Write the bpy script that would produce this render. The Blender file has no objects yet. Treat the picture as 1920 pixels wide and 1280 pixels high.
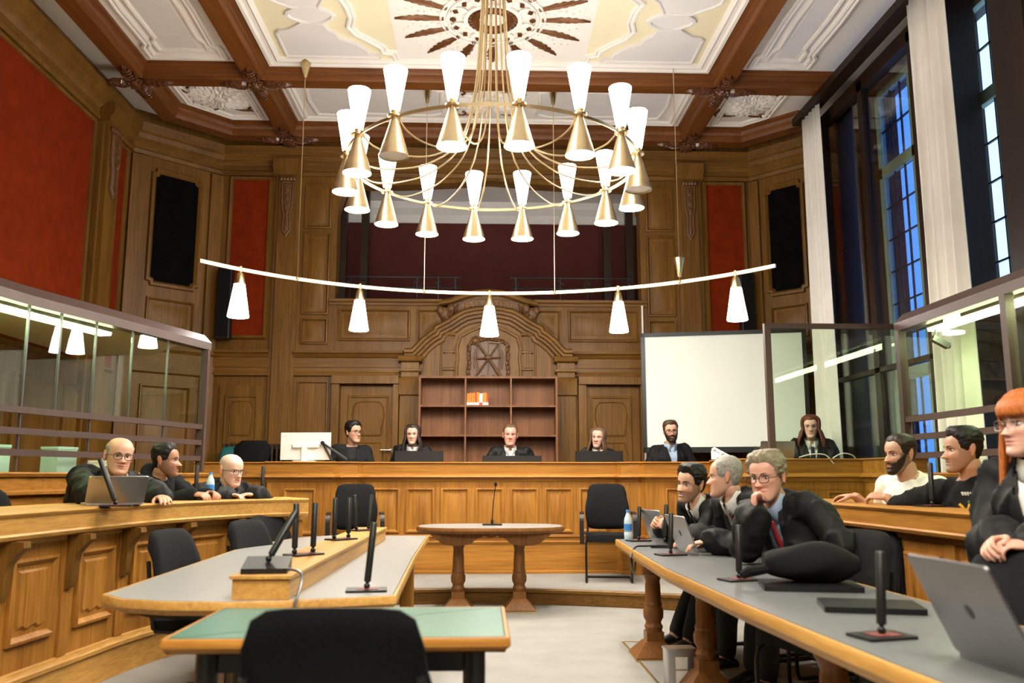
import bpy, bmesh, math, random
from mathutils import Vector as V, Matrix, noise
random.seed(7)
PI = math.pi
sc = bpy.context.scene
COL = sc.collection

# ---------------------------------------------------------------- camera, world, exposure
cd = bpy.data.cameras.new('camera'); cam = bpy.data.objects.new('camera', cd); COL.objects.link(cam)
cam.location = (-.08, 0, 1.2); cam.rotation_euler = (PI/2 + .1553, 0, -.0352)
cd.sensor_width = 36; cd.lens = 30; cd.clip_start = .05
cd.dof.use_dof = True; cd.dof.focus_distance = 8.6; cd.dof.aperture_fstop = 2.5
sc.camera = cam
w = bpy.data.worlds.new('dusk'); sc.world = w; w.use_nodes = True
bg = w.node_tree.nodes['Background']; bg.inputs[0].default_value = (.42, .64, 1, 1); bg.inputs[1].default_value = .9
sc.view_settings.view_transform = 'Standard'; sc.view_settings.look = 'None'
sc.view_settings.exposure = 1.5; sc.view_settings.gamma = 1; sc.view_settings.use_curve_mapping = False
LAMP = 7.6      # emission of the chandelier shades
FLUO = 13.0       # emission of the fluorescent strips

cy_ = sc.cycles; cy_.adaptive_threshold = .02; cy_.max_bounces = 7; cy_.diffuse_bounces = 4; cy_.glossy_bounces = 3; cy_.transparent_max_bounces = 14; cy_.caustics_reflective = False; cy_.caustics_refractive = False
# ---------------------------------------------------------------- materials
MATS = {}
def newmat(name):
    m = bpy.data.materials.new(name); m.use_nodes = True
    nt = m.node_tree; b = nt.nodes['Principled BSDF']; MATS[name] = m
    return m, nt, b
def plain(name, c, rough=.5, metal=0, noise_amt=.06, nscale=12, bump=0, spec=.5, sheen=0, coat=0):
    m, nt, b = newmat(name)
    tc = nt.nodes.new('ShaderNodeTexCoord'); n = nt.nodes.new('ShaderNodeTexNoise')
    n.inputs['Scale'].default_value = nscale; n.inputs['Detail'].default_value = 4
    nt.links.new(tc.outputs['Object'], n.inputs['Vector'])
    r = nt.nodes.new('ShaderNodeValToRGB')
    a = 1 - noise_amt; z = 1 + noise_amt
    r.color_ramp.elements[0].color = (c[0]*a, c[1]*a, c[2]*a, 1); r.color_ramp.elements[0].position = .3
    r.color_ramp.elements[1].color = (min(1, c[0]*z), min(1, c[1]*z), min(1, c[2]*z), 1); r.color_ramp.elements[1].position = .7
    nt.links.new(n.outputs['Fac'], r.inputs[0]); nt.links.new(r.outputs[0], b.inputs['Base Color'])
    b.inputs['Roughness'].default_value = rough; b.inputs['Metallic'].default_value = metal
    b.inputs['Specular IOR Level'].default_value = spec
    if sheen: b.inputs['Sheen Weight'].default_value = sheen
    if coat: b.inputs['Coat Weight'].default_value = coat
    if bump:
        bp = nt.nodes.new('ShaderNodeBump'); bp.inputs['Strength'].default_value = bump; bp.inputs['Distance'].default_value = .01
        n2 = nt.nodes.new('ShaderNodeTexNoise'); n2.inputs['Scale'].default_value = nscale*6
        nt.links.new(tc.outputs['Object'], n2.inputs['Vector'])
        nt.links.new(n2.outputs['Fac'], bp.inputs['Height']); nt.links.new(bp.outputs[0], b.inputs['Normal'])
    return m
def wood(name, dark, light, axis='z', rough=.42, fine=60, coat=.0):
    m, nt, b = newmat(name)
    tc = nt.nodes.new('ShaderNodeTexCoord')
    def nz(sc_a, sc_b, det):
        mp = nt.nodes.new('ShaderNodeMapping'); s = [sc_a]*3; s['xyz'.index(axis)] = sc_b
        mp.inputs['Scale'].default_value = s; nt.links.new(tc.outputs['Object'], mp.inputs['Vector'])
        n = nt.nodes.new('ShaderNodeTexNoise'); n.inputs['Scale'].default_value = 1; n.inputs['Detail'].default_value = det
        n.inputs['Distortion'].default_value = .6
        nt.links.new(mp.outputs[0], n.inputs['Vector']); return n
    n1 = nz(fine, fine*.04, 5); n2 = nz(5, .5, 3)
    mx = nt.nodes.new('ShaderNodeMath'); mx.operation = 'MULTIPLY_ADD'; mx.inputs[1].default_value = .55
    m2 = nt.nodes.new('ShaderNodeMath'); m2.operation = 'MULTIPLY'; m2.inputs[1].default_value = .45
    nt.links.new(n1.outputs['Fac'], mx.inputs[0]); nt.links.new(n2.outputs['Fac'], m2.inputs[0]); nt.links.new(m2.outputs[0], mx.inputs[2])
    r = nt.nodes.new('ShaderNodeValToRGB'); r.color_ramp.elements[0].position = .33; r.color_ramp.elements[1].position = .66
    r.color_ramp.elements[0].color = (*dark, 1); r.color_ramp.elements[1].color = (*light, 1)
    nt.links.new(mx.outputs[0], r.inputs[0]); nt.links.new(r.outputs[0], b.inputs['Base Color'])
    b.inputs['Roughness'].default_value = rough; b.inputs['Specular IOR Level'].default_value = .28; b.inputs['Coat Weight'].default_value = coat; b.inputs['Coat Roughness'].default_value = .25
    bp = nt.nodes.new('ShaderNodeBump'); bp.inputs['Strength'].default_value = .12; bp.inputs['Distance'].default_value = .004
    nt.links.new(n1.outputs['Fac'], bp.inputs['Height']); nt.links.new(bp.outputs[0], b.inputs['Normal'])
    return m
def emit(name, c, s):
    m, nt, b = newmat(name)
    b.inputs['Base Color'].default_value = (*c, 1); b.inputs['Emission Color'].default_value = (*c, 1); b.inputs['Emission Strength'].default_value = s
    return m
def glass(name, tint, refl=1.0, rough=0.0, ior=1.5):
    m = bpy.data.materials.new(name); m.use_nodes = True; nt = m.node_tree; nt.nodes.clear(); MATS[name] = m
    o = nt.nodes.new('ShaderNodeOutputMaterial'); mix = nt.nodes.new('ShaderNodeMixShader')
    t = nt.nodes.new('ShaderNodeBsdfTransparent'); t.inputs[0].default_value = (*tint, 1)
    g = nt.nodes.new('ShaderNodeBsdfGlossy'); g.inputs['Roughness'].default_value = rough; g.inputs[0].default_value = (refl, refl, refl, 1)
    lw = nt.nodes.new('ShaderNodeLayerWeight'); lw.inputs[0].default_value = .5
    pw_ = nt.nodes.new('ShaderNodeMath'); pw_.operation = 'POWER'; pw_.inputs[1].default_value = 4.5; nt.links.new(lw.outputs['Facing'], pw_.inputs[0])
    f = nt.nodes.new('ShaderNodeMath'); f.operation = 'MULTIPLY_ADD'; f.inputs[1].default_value = .9; f.inputs[2].default_value = ((ior-1)/(ior+1))**2; nt.links.new(pw_.outputs[0], f.inputs[0])
    nt.links.new(f.outputs[0], mix.inputs[0]); nt.links.new(t.outputs[0], mix.inputs[1]); nt.links.new(g.outputs[0], mix.inputs[2])
    nt.links.new(mix.outputs[0], o.inputs[0]); return m

OAK_D, OAK_L = (.235, .088, .012), (.46, .205, .034)
WAL_D, WAL_L = (.098, .042, .0068), (.225, .106, .0185)
for ax in 'xyz':
    wood('oak_' + ax, OAK_D, OAK_L, ax)
    wood('wall_' + ax, WAL_D, WAL_L, ax, rough=.42)
wood('oak_pale', (.36, .17, .036), (.60, .33, .085), 'x')
wood('oak_pale_y', (.36, .17, .036), (.60, .33, .085), 'y')
wood('beam_x', (.100, .031, .0065), (.205, .070, .0150), 'x', rough=.4)
wood('beam_y', (.100, .031, .0065), (.205, .070, .0150), 'y', rough=.4)
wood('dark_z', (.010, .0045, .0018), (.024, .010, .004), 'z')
wood('shelf_wood', (.13, .050, .020), (.255, .108, .045), 'z', fine=36, rough=.45, coat=0)
wood('leg_wood', (.135, .050, .012), (.26, .105, .026), 'z')
plain('carved', (.125, .053, .013), .45, noise_amt=.3, nscale=25)
plain('carved_beam', (.11, .035, .011), .3, noise_amt=.35, nscale=30, coat=.4)
plain('gilt', (.15, .055, .014), .35, metal=.35, noise_amt=.3, nscale=40)
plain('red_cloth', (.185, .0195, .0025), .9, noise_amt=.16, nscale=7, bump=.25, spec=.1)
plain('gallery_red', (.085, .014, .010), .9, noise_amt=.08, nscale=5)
plain('plaster', (.80, .76, .70), .8, noise_amt=.02, nscale=5)
plain('plaster_grey', (.72, .69, .66), .8, noise_amt=.02, nscale=5)
plain('plaster_cream', (.78, .70, .48), .8, noise_amt=.02, nscale=5)
plain('black_panel', (.0025, .0022, .0022), .9, noise_amt=.5, nscale=8, bump=.2, spec=.08)
plain('carpet', (.265, .25, .228), .75, noise_amt=.10, nscale=3.5, bump=.08)
plain('black_cloth', (.005, .005, .0055), .85, noise_amt=.2, nscale=30, spec=.2)
plain('robe', (.0045, .0045, .005), .65, noise_amt=.25, nscale=20, spec=.3)
plain('chair_cloth', (.0075, .0075, .0085), .9, noise_amt=.3, nscale=90, bump=.15, spec=.2)
plain('black_plastic', (.006, .006, .0065), .4, noise_amt=.1)
plain('black_metal', (.008, .008, .0085), .35, metal=.2, noise_amt=.1)
plain('brass', (.86, .70, .42), .30, metal=1, noise_amt=.05)
plain('brass_dull', (.70, .57, .30), .32, metal=1, noise_amt=.08)
plain('cage_metal', (.085, .052, .042), .45, metal=.2, noise_amt=.06)
plain('curtain', (.72, .69, .63), .9, noise_amt=.04, nscale=6)
plain('screen_white', (.88, .91, .82), .9, noise_amt=.01, nscale=2)
plain('white_plastic', (.78, .77, .72), .45, noise_amt=.03)
plain('laminate', (.29, .29, .28), .32, noise_amt=.05, nscale=25)
plain('laminate_dark', (.125, .130, .130), .35, noise_amt=.06, nscale=25)
plain('laminate_green', (.028, .120, .072), .35, noise_amt=.06, nscale=25)
plain('alu', (.55, .55, .56), .3, metal=.9, noise_amt=.03)
plain('alu_dark', (.20, .20, .21), .35, metal=.8, noise_amt=.03)
plain('teal', (.0, .085, .085), .8, noise_amt=.1, nscale=40)
plain('orange', (.80, .24, .02), .6, noise_amt=.1)
plain('red_print', (.65, .06, .03), .6, noise_amt=.1)
plain('mic_print', (.17, .035, .028), .5, noise_amt=.5, nscale=80)
plain('paper', (.85, .83, .78), .8, noise_amt=.02)
plain('card_green', (.35, .55, .47), .7, noise_amt=.04)
plain('radiator_paint', (.03, .016, .008), .4, noise_amt=.1)
plain('water', (.55, .68, .75), .1, noise_amt=.02)
plain('blue_cap', (.05, .25, .65), .4)
plain('window_green', (.20, .27, .20), .5, noise_amt=.08)
emit('lamp_white', (1, .95, .86), LAMP*1.4)
emit('lamp_white_p', (1, .97, .92), LAMP*1.8)
emit('lamp_down', (1, .93, .80), LAMP*10)
plain('lamp_off', (.75, .72, .62), .5)
emit('fluo', (.90, 1, .60), FLUO)
glass('cage_glass', (.88, .945, .86))
glass('clear_glass', (.95, .975, .95))
glass('window_glass', (.40, .58, .86), ior=1.6)
glass('lens', (.93, .94, .95))

# ---------------------------------------------------------------- mesh helpers
class MB:
    def __init__(s): s.v = []; s.f = []
    def add(s, vs, fs):
        o = len(s.v); s.v += [tuple(p) for p in vs]; s.f += [tuple(i + o for i in f) for f in fs]
    def box(s, x0, x1, y0, y1, z0, z1, bev=0):
        if bev:
            return s.prism([(x0+bev, y0), (x1-bev, y0), (x1, y0+bev), (x1, y1-bev), (x1-bev, y1), (x0+bev, y1), (x0, y1-bev), (x0, y0+bev)], z0, z1)
        s.add([(x0,y0,z0),(x1,y0,z0),(x1,y1,z0),(x0,y1,z0),(x0,y0,z1),(x1,y0,z1),(x1,y1,z1),(x0,y1,z1)],
              [(3,2,1,0),(4,5,6,7),(0,1,5,4),(1,2,6,5),(2,3,7,6),(3,0,4,7)])
    def obox(s, M, sx, sy, sz):
        n = len(s.v); s.box(-sx/2, sx/2, -sy/2, sy/2, -sz/2, sz/2)
        for i in range(n, len(s.v)): s.v[i] = tuple(M @ V(s.v[i]))
    def prism(s, poly, z0, z1):
        n = len(poly)
        s.add([(x, y, z0) for x, y in poly] + [(x, y, z1) for x, y in poly],
              [tuple(range(n-1, -1, -1)), tuple(range(n, 2*n))] + [(i, (i+1) % n, n+(i+1) % n, n+i) for i in range(n)])
    def rings(s, R, closed=True, cap0=True, cap1=True):
        n = len(R[0]); o = len(s.v); vs = [p for r in R for p in r]; fs = []
        m = n if closed else n - 1
        for k in range(len(R)-1):
            for i in range(m):
                a = k*n+i; b = k*n+(i+1) % n; fs.append((a, b, b+n, a+n))
        if cap0: fs.append(tuple(range(n-1, -1, -1)))
        if cap1: fs.append(tuple(range((len(R)-1)*n, len(R)*n)))
        s.add(vs, fs)
    def lathe(s, c, prof, seg=24, axis=None, cap=True):
        M = Matrix.Translation(c)
        if axis is not None: M = M @ V((0, 0, 1)).rotation_difference(V(axis)).to_matrix().to_4x4()
        R = [[tuple(M @ V((r*math.cos(2*PI*i/seg), r*math.sin(2*PI*i/seg), z))) for i in range(seg)] for r, z in prof]
        s.rings(R, cap0=cap, cap1=cap)
    def tube(s, path, rad, seg=8, cap=True):
        P = [V(p) for p in path]; n = len(P)
        if not hasattr(rad, '__len__'): rad = [rad]*n
        t0 = (P[1]-P[0]).normalized(); up = V((0,0,1)) if abs(t0.z) < .9 else V((0,1,0))
        x = t0.cross(up).normalized(); R = []
        for k in range(n):
            t = (P[min(k+1,n-1)]-P[max(k-1,0)]).normalized()
            x = (x - t*x.dot(t)).normalized(); y = t.cross(x)
            R.append([tuple(P[k]+(x*math.cos(2*PI*i/seg)+y*math.sin(2*PI*i/seg))*rad[k]) for i in range(seg)])
        s.rings(R, cap0=cap, cap1=cap)
    def ball(s, c, r, seg=12, rows=8, M=None):
        rx, ry, rz = (r, r, r) if not hasattr(r, '__len__') else r
        R = []
        for k in range(rows+1):
            a = PI*(k+.02)/(rows+.04)
            ring = []
            for i in range(seg):
                p = V((rx*math.sin(a)*math.cos(2*PI*i/seg), ry*math.sin(a)*math.sin(2*PI*i/seg), -rz*math.cos(a)))
                if M: p = M @ p
                ring.append(tuple(p+V(c)))
            R.append(ring)
        s.rings(R)
    def sweep(s, path, prof, closed=False, cap=True):
        """path: plan points (x,y); prof: closed polygon of (offset to the right of travel, z)"""
        P = [V((p[0], p[1])) for p in path]; n = len(P); R = []
        for k in range(n):
            if closed: a, b = (P[k]-P[k-1]).normalized(), (P[(k+1) % n]-P[k]).normalized()
            else:
                a = (P[k]-P[k-1]).normalized() if k else (P[1]-P[0]).normalized()
                b = (P[k+1]-P[k]).normalized() if k < n-1 else a
            na, nb = V((a.y, -a.x)), V((b.y, -b.x)); m = (na+nb).normalized(); m = m/max(.3, m.dot(na))
            R.append([(P[k].x+m.x*o, P[k].y+m.y*o, z) for o, z in prof])
        if closed: R.append(R[0])
        s.rings(R, cap0=cap and not closed, cap1=cap and not closed)
    def build(s, name, mat, parent=None, smooth=True, ang=35):
        me = bpy.data.meshes.new(name); me.from_pydata(s.v, [], s.f); me.validate()
        bm = bmesh.new(); bm.from_mesh(me); bmesh.ops.recalc_face_normals(bm, faces=bm.faces); bm.to_mesh(me); bm.free()
        for m in (mat if isinstance(mat, (list, tuple)) else [mat]): me.materials.append(MATS[m])
        if smooth:
            me.shade_smooth()
            try: me.set_sharp_from_angle(angle=math.radians(ang))
            except Exception: pass
        o = bpy.data.objects.new(name, me); COL.objects.link(o)
        if parent: o.parent = parent
        return o
def recenter(o):
    """move a mesh's origin to the bottom centre of its bounds"""
    me = o.data; xs = [v.co.x for v in me.vertices]; ys = [v.co.y for v in me.vertices]; zs = [v.co.z for v in me.vertices]
    c = V(((min(xs)+max(xs))/2, (min(ys)+max(ys))/2, min(zs))); me.transform(Matrix.Translation(-c)); o.location = c; return o
def thing(name, label, cat, loc=(0,0,0), rz=0, group=None):
    o = bpy.data.objects.new(name, None); COL.objects.link(o); o.location = loc; o.rotation_euler = (0, 0, rz)
    o.empty_display_size = .1
    return tag(o, label, cat, group)
def tag(o, label, cat, group=None):
    o['label'] = label; o['category'] = cat
    if group: o['group'] = group
    return o
def struct(o, label=None):
    o['kind'] = 'structure'
    if label: o['label'] = label
    return o
def lab(o, label): o['label'] = label; return o
def copytree(o, parent=None):
    c = o.copy(); COL.objects.link(c)
    if parent: c.parent = parent
    for ch in list(o.children): copytree(ch, c)
    return c

class Pl:
    """a plane frame: pt(u, v, h) = origin + u*U + v*W + h*N"""
    def __init__(s, o, u, w, n): s.o, s.u, s.w, s.n = V(o), V(u).normalized(), V(w).normalized(), V(n).normalized()
    def pt(s, u, v, h=0): return tuple(s.o + s.u*u + s.w*v + s.n*h)
def wallpl(a, b):
    """vertical plane through plan points a->b; u runs a->b, normal to the right of travel"""
    d = V((b[0]-a[0], b[1]-a[1], 0)).normalized()
    return Pl((a[0], a[1], 0), d, (0,0,1), (d.y, -d.x, 0)), math.hypot(b[0]-a[0], b[1]-a[1])
def offs(poly, d):
    n = len(poly); out = []
    A = sum(poly[i][0]*poly[(i+1) % n][1]-poly[(i+1) % n][0]*poly[i][1] for i in range(n)); sg = 1 if A > 0 else -1
    for i in range(n):
        p, q, r = V(poly[i-1]), V(poly[i]), V(poly[(i+1) % n])
        a, b = (q-p), (r-q)
        if a.length < 1e-9 or b.length < 1e-9: out.append(tuple(q)); continue
        a.normalize(); b.normalize(); na, nb = V((-a.y, a.x))*sg, V((-b.y, b.x))*sg; m = na+nb
        m = m.normalized() if m.length > 1e-6 else na
        m = m/max(.5, m.dot(na)); out.append((q.x+m.x*d, q.y+m.y*d))
    return out
def panel(mb, pl, poly, rg, cap=True):
    mb.rings([[pl.pt(u, v, h) for u, v in offs(poly, i)] for i, h in rg], cap0=False, cap1=cap)
def rect(u0, u1, v0, v1): return [(u0,v0),(u1,v0),(u1,v1),(u0,v1)]
def arc(cx, cy, r, a0, a1, n=6, ry=None):
    ry = ry or r
    return [(cx+r*math.cos(math.radians(a0+(a1-a0)*i/n)), cy+ry*math.sin(math.radians(a0+(a1-a0)*i/n))) for i in range(n+1)]
def notched(u0, u1, v0, v1, r, n=4):
    """rectangle with concave rounded corners"""
    return arc(u0, v0, r, 90, 0, n) + arc(u1, v0, r, 180, 90, n) + arc(u1, v1, r, 270, 180, n) + arc(u0, v1, r, 360, 270, n)
def round_rect(u0, u1, v0, v1, r, n=4):
    return arc(u0+r, v0+r, r, 180, 270, n) + arc(u1-r, v0+r, r, 270, 360, n) + arc(u1-r, v1-r, r, 0, 90, n) + arc(u0+r, v1-r, r, 90, 180, n)
def ribbon(mb, pl, path, prof, closed=False):
    """a moulding that follows a path in a plane; prof: open list of (offset, h)"""
    P = [V(p) for p in path]; n = len(P); R = []
    for k in range(n):
        a = (P[k]-P[k-1]) if (k or closed) else (P[1]-P[0]); b = (P[(k+1) % n]-P[k]) if (k < n-1 or closed) else a
        a = a.normalized(); b = b.normalized(); na, nb = V((-a.y, a.x)), V((-b.y, b.x)); m = na+nb
        m = m.normalized() if m.length > 1e-6 else na
        m = m/max(.5, m.dot(na)); R.append([pl.pt(P[k].x+m.x*o, P[k].y+m.y*o, h) for o, h in prof])
    if closed: R.append(R[0])
    mb.rings(R, closed=False, cap0=False, cap1=False)
def mould(mb, pl, u0, u1, prof):
    """horizontal moulding; prof: list of (v, h) from bottom to top, closed against the wall"""
    P = [(prof[0][0], -.01)] + list(prof) + [(prof[-1][0], -.01)]
    mb.rings([[pl.pt(u, v, h) for v, h in P] for u in (u0, u1)])
def plbox(mb, pl, u0, u1, v0, v1, h0, h1):
    mb.rings([[pl.pt(u, v, h) for u, v in rect(u0, u1, v0, v1)] for h in (h0, h1)])
def cornice_prof(z0, z1, d, steps=5):
    """stepped ogee from z0 (flush) up to z1 (projecting d)"""
    out = []
    for i in range(steps):
        t = i/(steps-1); h = .015 + (d-.015)*t**1.3; out += [(z0+(z1-z0)*(t*.86), h), (z0+(z1-z0)*(t*.86+.10), h+.004)]
    return out
# ================================================================ THE ROOM
ZC, ZB = 5.80, 5.62          # ceiling field, underside of beams
# ---- floor, step, podium
mb = MB(); mb.box(-5.2, 5.0, -4.5, 13.2, -.2, 0)
floor = struct(mb.build('floor', 'carpet', smooth=False), 'pale grey smooth floor of the courtroom')
stepf = [(x, 8.34 - (x+.35)**2/8.8) for x in [-2.6+.2*i for i in range(0, 27)]]
poly = stepf + [(3.6, 9.7), (-3.2, 9.7)]
mb = MB(); mb.prism([(x, y+.012) for x, y in poly], .002, .140); mb.build('step', 'carpet', floor)
mb = MB(); mb.sweep(stepf, [(-.012, .0), (.0, .0), (.004, .10), (.022, .112), (.022, .135), (.008, .146), (-.02, .146), (-.02, .0)])
mb.build('step_riser', 'wall_x', floor)
mb = MB(); mb.box(-3.6, 3.9, 9.9, 11.24, .001, .55); mb.box(2.4, 3.9, 8.5, 9.9, .141, .55); mb.build('podium', 'carpet', floor, smooth=False)
mb = MB(); mb.prism([(-4.48, 3.0), (-2.62, 3.0), (-2.5, 5.6), (-2.3, 6.35), (-2.0, 6.9), (-2.0, 7.8), (-4.48, 9.4)], .001, .2); mb.build('platform', 'carpet', floor, smooth=False)
mb = MB(); mb.box(2.5, 4.1, 2.0, 6.8, .001, .2); mb.build('platform', 'carpet', floor, smooth=False)

# ---- back wall
BL, BR, YB = -3.62, 3.62, 11.25
mb = MB()
mb.box(BL-.1, -2.05, YB, YB+.25, 0, 5.9); mb.box(2.07, BR+.1, YB, YB+.25, 0, 5.9)
mb.box(-2.05, 2.07, YB, YB+.25, 0, 3.45)
# header with a curved underside over the gallery opening
hd = [(-2.05, 5.9), (-2.05, 4.75)] + [(-2.05+.14*i/4, 4.75+.36*math.sin(PI/2*i/4)) for i in range(1, 5)] + [(-1.2, 5.12), (-.5, 5.16), (0.01, 5.20), (.52, 5.16), (1.22, 5.12)] + \
     [(1.93+.14*i/4, 4.75+.36*math.cos(PI/2*i/4)) for i in range(0, 5)] + [(2.07, 5.9)]
pb = Pl((0, YB, 0), (1,0,0), (0,0,1), (0,-1,0))
mb.rings([[pb.pt(u, v, h) for u, v in hd] for h in (-.25, 0)])
wall_back = struct(mb.build('wall_back', 'wall_z', smooth=False), 'brown oak panelled back wall behind the judges')
def wpart(name, mb, mat='wall_z', parent=None, lbl=None):
    o = mb.build(name, mat, parent or wall_back)
    if lbl: o['label'] = lbl
    return o
# string course and plinth mouldings between the doors and the upper storey
for u0, u1 in ((BL, -2.88), (-2.55, -1.12), (1.12, 2.59), (2.91, BR)):
    mb = MB(); mould(mb, pb, u0, u1, [(2.49, .01), (2.49, .045), (2.52, .05), (2.545, .03), (2.60, .03), (2.60, .045), (2.72, .05), (2.735, .07), (2.77, .085), (2.785, .11), (2.82, .115), (2.83, .02)])
    wpart('moulding', mb, 'wall_x')
# gallery parapet panels
mb = MB(); mould(mb, pb, -2.12, -.62, [(3.44, .01), (3.44, .03), (3.47, .035), (3.485, .06), (3.52, .065), (3.53, .0)]); wpart('parapet_rail', mb, 'wall_x')
mb = MB(); mould(mb, pb, .62, 2.14, [(3.44, .01), (3.44, .03), (3.47, .035), (3.485, .06), (3.52, .065), (3.53, .0)]); wpart('parapet_rail', mb, 'wall_x')
RAISED = [(-.012, .0), (-.008, .030), (.008, .036), (.020, .014), (.028, .003), (.055, .003), (.085, .020)]
INSET = [(0, .004), (.0, .016), (.014, .02), (.024, .006), (.032, -.004)]
def pan(pl, poly, parent, mat='wall_z', rg=RAISED, name='panel'):
    m = MB(); panel(m, pl, poly, rg); return m.build(name, mat, parent)
pan(pb, rect(-1.98, -1.05, 2.97, 3.38), wall_back); pan(pb, rect(1.08, 2.0, 2.97, 3.38), wall_back)
pan(pb, [(-.94, 3.38), (-.62, 3.38), (-.60, 3.20), (-.66, 3.17), (-.72, 3.08), (-.80, 3.02), (-.94, 2.95)], wall_back)
pan(pb, [(.96, 3.38), (.64, 3.38), (.62, 3.20), (.68, 3.17), (.74, 3.08), (.82, 3.02), (.96, 2.95)], wall_back)
# narrow upper panels beside the gallery, panels in the lower storey
for s0, s1 in ((-2.50, -2.12), (2.14, 2.54)):
    for z0, z1 in ((2.92, 3.25), (3.32, 4.42), (4.5, 5.1)): pan(pb, rect(s0+.02, s1-.02, z0, z1), wall_back)
for s0, s1 in ((-2.50, -2.10), (2.14, 2.52)): pan(pb, rect(s0, s1, .62, 2.42), wall_back, rg=INSET)
# pilasters with carved drops
def pilaster(pl, u0, u1, z0, z1, parent, d=.09, drop=True):
    m = MB(); plbox(m, pl, u0, u1, z0, z1, 0, d*.55); plbox(m, pl, u0+.05, u1-.05, z0, z1-.12, d*.55, d)
    mould(m, pl, u0-.03, u1+.03, [(z1-.22, d), (z1-.20, d+.03), (z1-.15, d+.035), (z1-.12, d+.07), (z1, d+.08)])
    o = m.build('pilaster', 'wall_z', parent)
    if drop:
        m = MB(); uc = (u0+u1)/2; hw = (u1-u0)/2-.08
        sh = [(uc-hw, z1-.30), (uc-hw*.95, z1-.62), (uc-hw*.6, z1-.78), (uc-hw*.75, z1-.98), (uc, z1-1.08), (uc+hw*.75, z1-.98), (uc+hw*.6, z1-.78), (uc+hw*.95, z1-.62), (uc+hw, z1-.30)]
        panel(m, pl, sh, [(0, d-.005), (0, d+.022), (.014, d+.03), (.03, d+.022), (.045, d+.034)])
        for k in range(5):
            a = V(pl.pt(uc-hw+2*hw*k/4, z1-.27, d+.02)); m.ball(a, .034, 8, 5)
        for k in range(3):
            m.ball(V(pl.pt(uc, z1-.42-.13*k, d+.03)), (.035, .025, .05), 8, 5)
        m.build('carved_drop', 'carved', o)
    return o
pilaster(pb, -2.88, -2.55, .5, 5.42, wall_back); pilaster(pb, 2.59, 2.91, .5, 5.42, wall_back)
# red cloth fields of the back wall
for u0, u1 in ((-3.52, -2.93), (2.95, 3.55)):
    m = MB(); ribbon(m, pb, rect(u0, u1, 2.97, 5.22), [(.06, 0), (.05, .03), (.02, .04), (0, .012), (-.005, 0)], True); m.build('moulding', 'wall_z', wall_back)
    m = MB(); plbox(m, pb, u0, u1, 2.97, 5.22, -.02, .006); m.build('cloth_field', 'red_cloth', wall_back)
# ---- doors
def shaped_door(n, u0, u1, z1, depth, lbl, handle=1):
    m = MB(); plbox(m, pb, u0, u1, .55, z1, .004, depth)
    d = struct(m.build('door_%d' % n, 'wall_z'), lbl)
    w = u1-u0; a, b = u0+w*.16, u1-w*.16; h = depth
    m = MB(); ribbon(m, pb, rect(a-.02, b+.02, .75, z1-.13), [(.03, h), (.025, h+.015), (.01, h+.018), (0, h+.004)], True); m.build('moulding', 'wall_z', d)
    c = (a+b)/2; hw = (b-a)/2-.03; t = z1-.20
    top = [(c-hw*.8, t-.46), (c-hw*.85, t-.35), (c-hw, t-.2), (c-hw*.9, t-.07), (c-hw*.7, t-.01), (c, t+.0), (c+hw*.7, t-.01), (c+hw*.9, t-.07), (c+hw, t-.2), (c+hw*.85, t-.35), (c+hw*.8, t-.46)]
    pan(Pl((0, YB-depth, 0), (1,0,0), (0,0,1), (0,-1,0)), top, d, rg=[(0, .001), (.006, .012), (.014, .004), (.022, .010)])
    low = [(c-hw*.95, .82), (c-hw*.95, t-.66), (c-hw*.8, t-.60), (c-hw*.8, t-.54), (c+hw*.8, t-.54), (c+hw*.8, t-.60), (c+hw*.95, t-.66), (c+hw*.95, .82)]
    pan(Pl((0, YB-depth, 0), (1,0,0), (0,0,1), (0,-1,0)), low, d, rg=[(0, .001), (.006, .012), (.014, .004), (.022, .010)])
    if handle:
        m = MB(); hu = u1-.06; p = V(pb.pt(hu, 1.52, h)); m.tube([p, p+V((0,-.05,0)), p+V((-.13,-.055,0))], .009, 8); m.lathe(p, [(.022,0),(.022,.012)], 12, axis=(0,-1,0))
        m.build('door_handle', 'alu', d)
    return d
shaped_door(1, -1.93, -1.2, 2.36, .02, 'brown oak door with shaped panels left of the bookcase')
shaped_door(2, 1.25, 2.0, 2.36, .02, 'brown oak door with shaped panels right of the bookcase', 0)
shaped_door(3, -3.5, -2.93, 2.36, .03, 'narrow oak door with shaped panels beside the radiator', 0)
for u0, u1 in ((-2.04, -1.17), (1.19, 2.08)):     # door casings make the leaves look recessed
    m = MB(); plbox(m, pb, u0, u0+.1, .55, 2.47, 0, .10); plbox(m, pb, u1-.07, u1, .55, 2.47, 0, .10); plbox(m, pb, u0, u1, 2.38, 2.48, 0, .13); m.build('door_casing', 'wall_z', wall_back)
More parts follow.
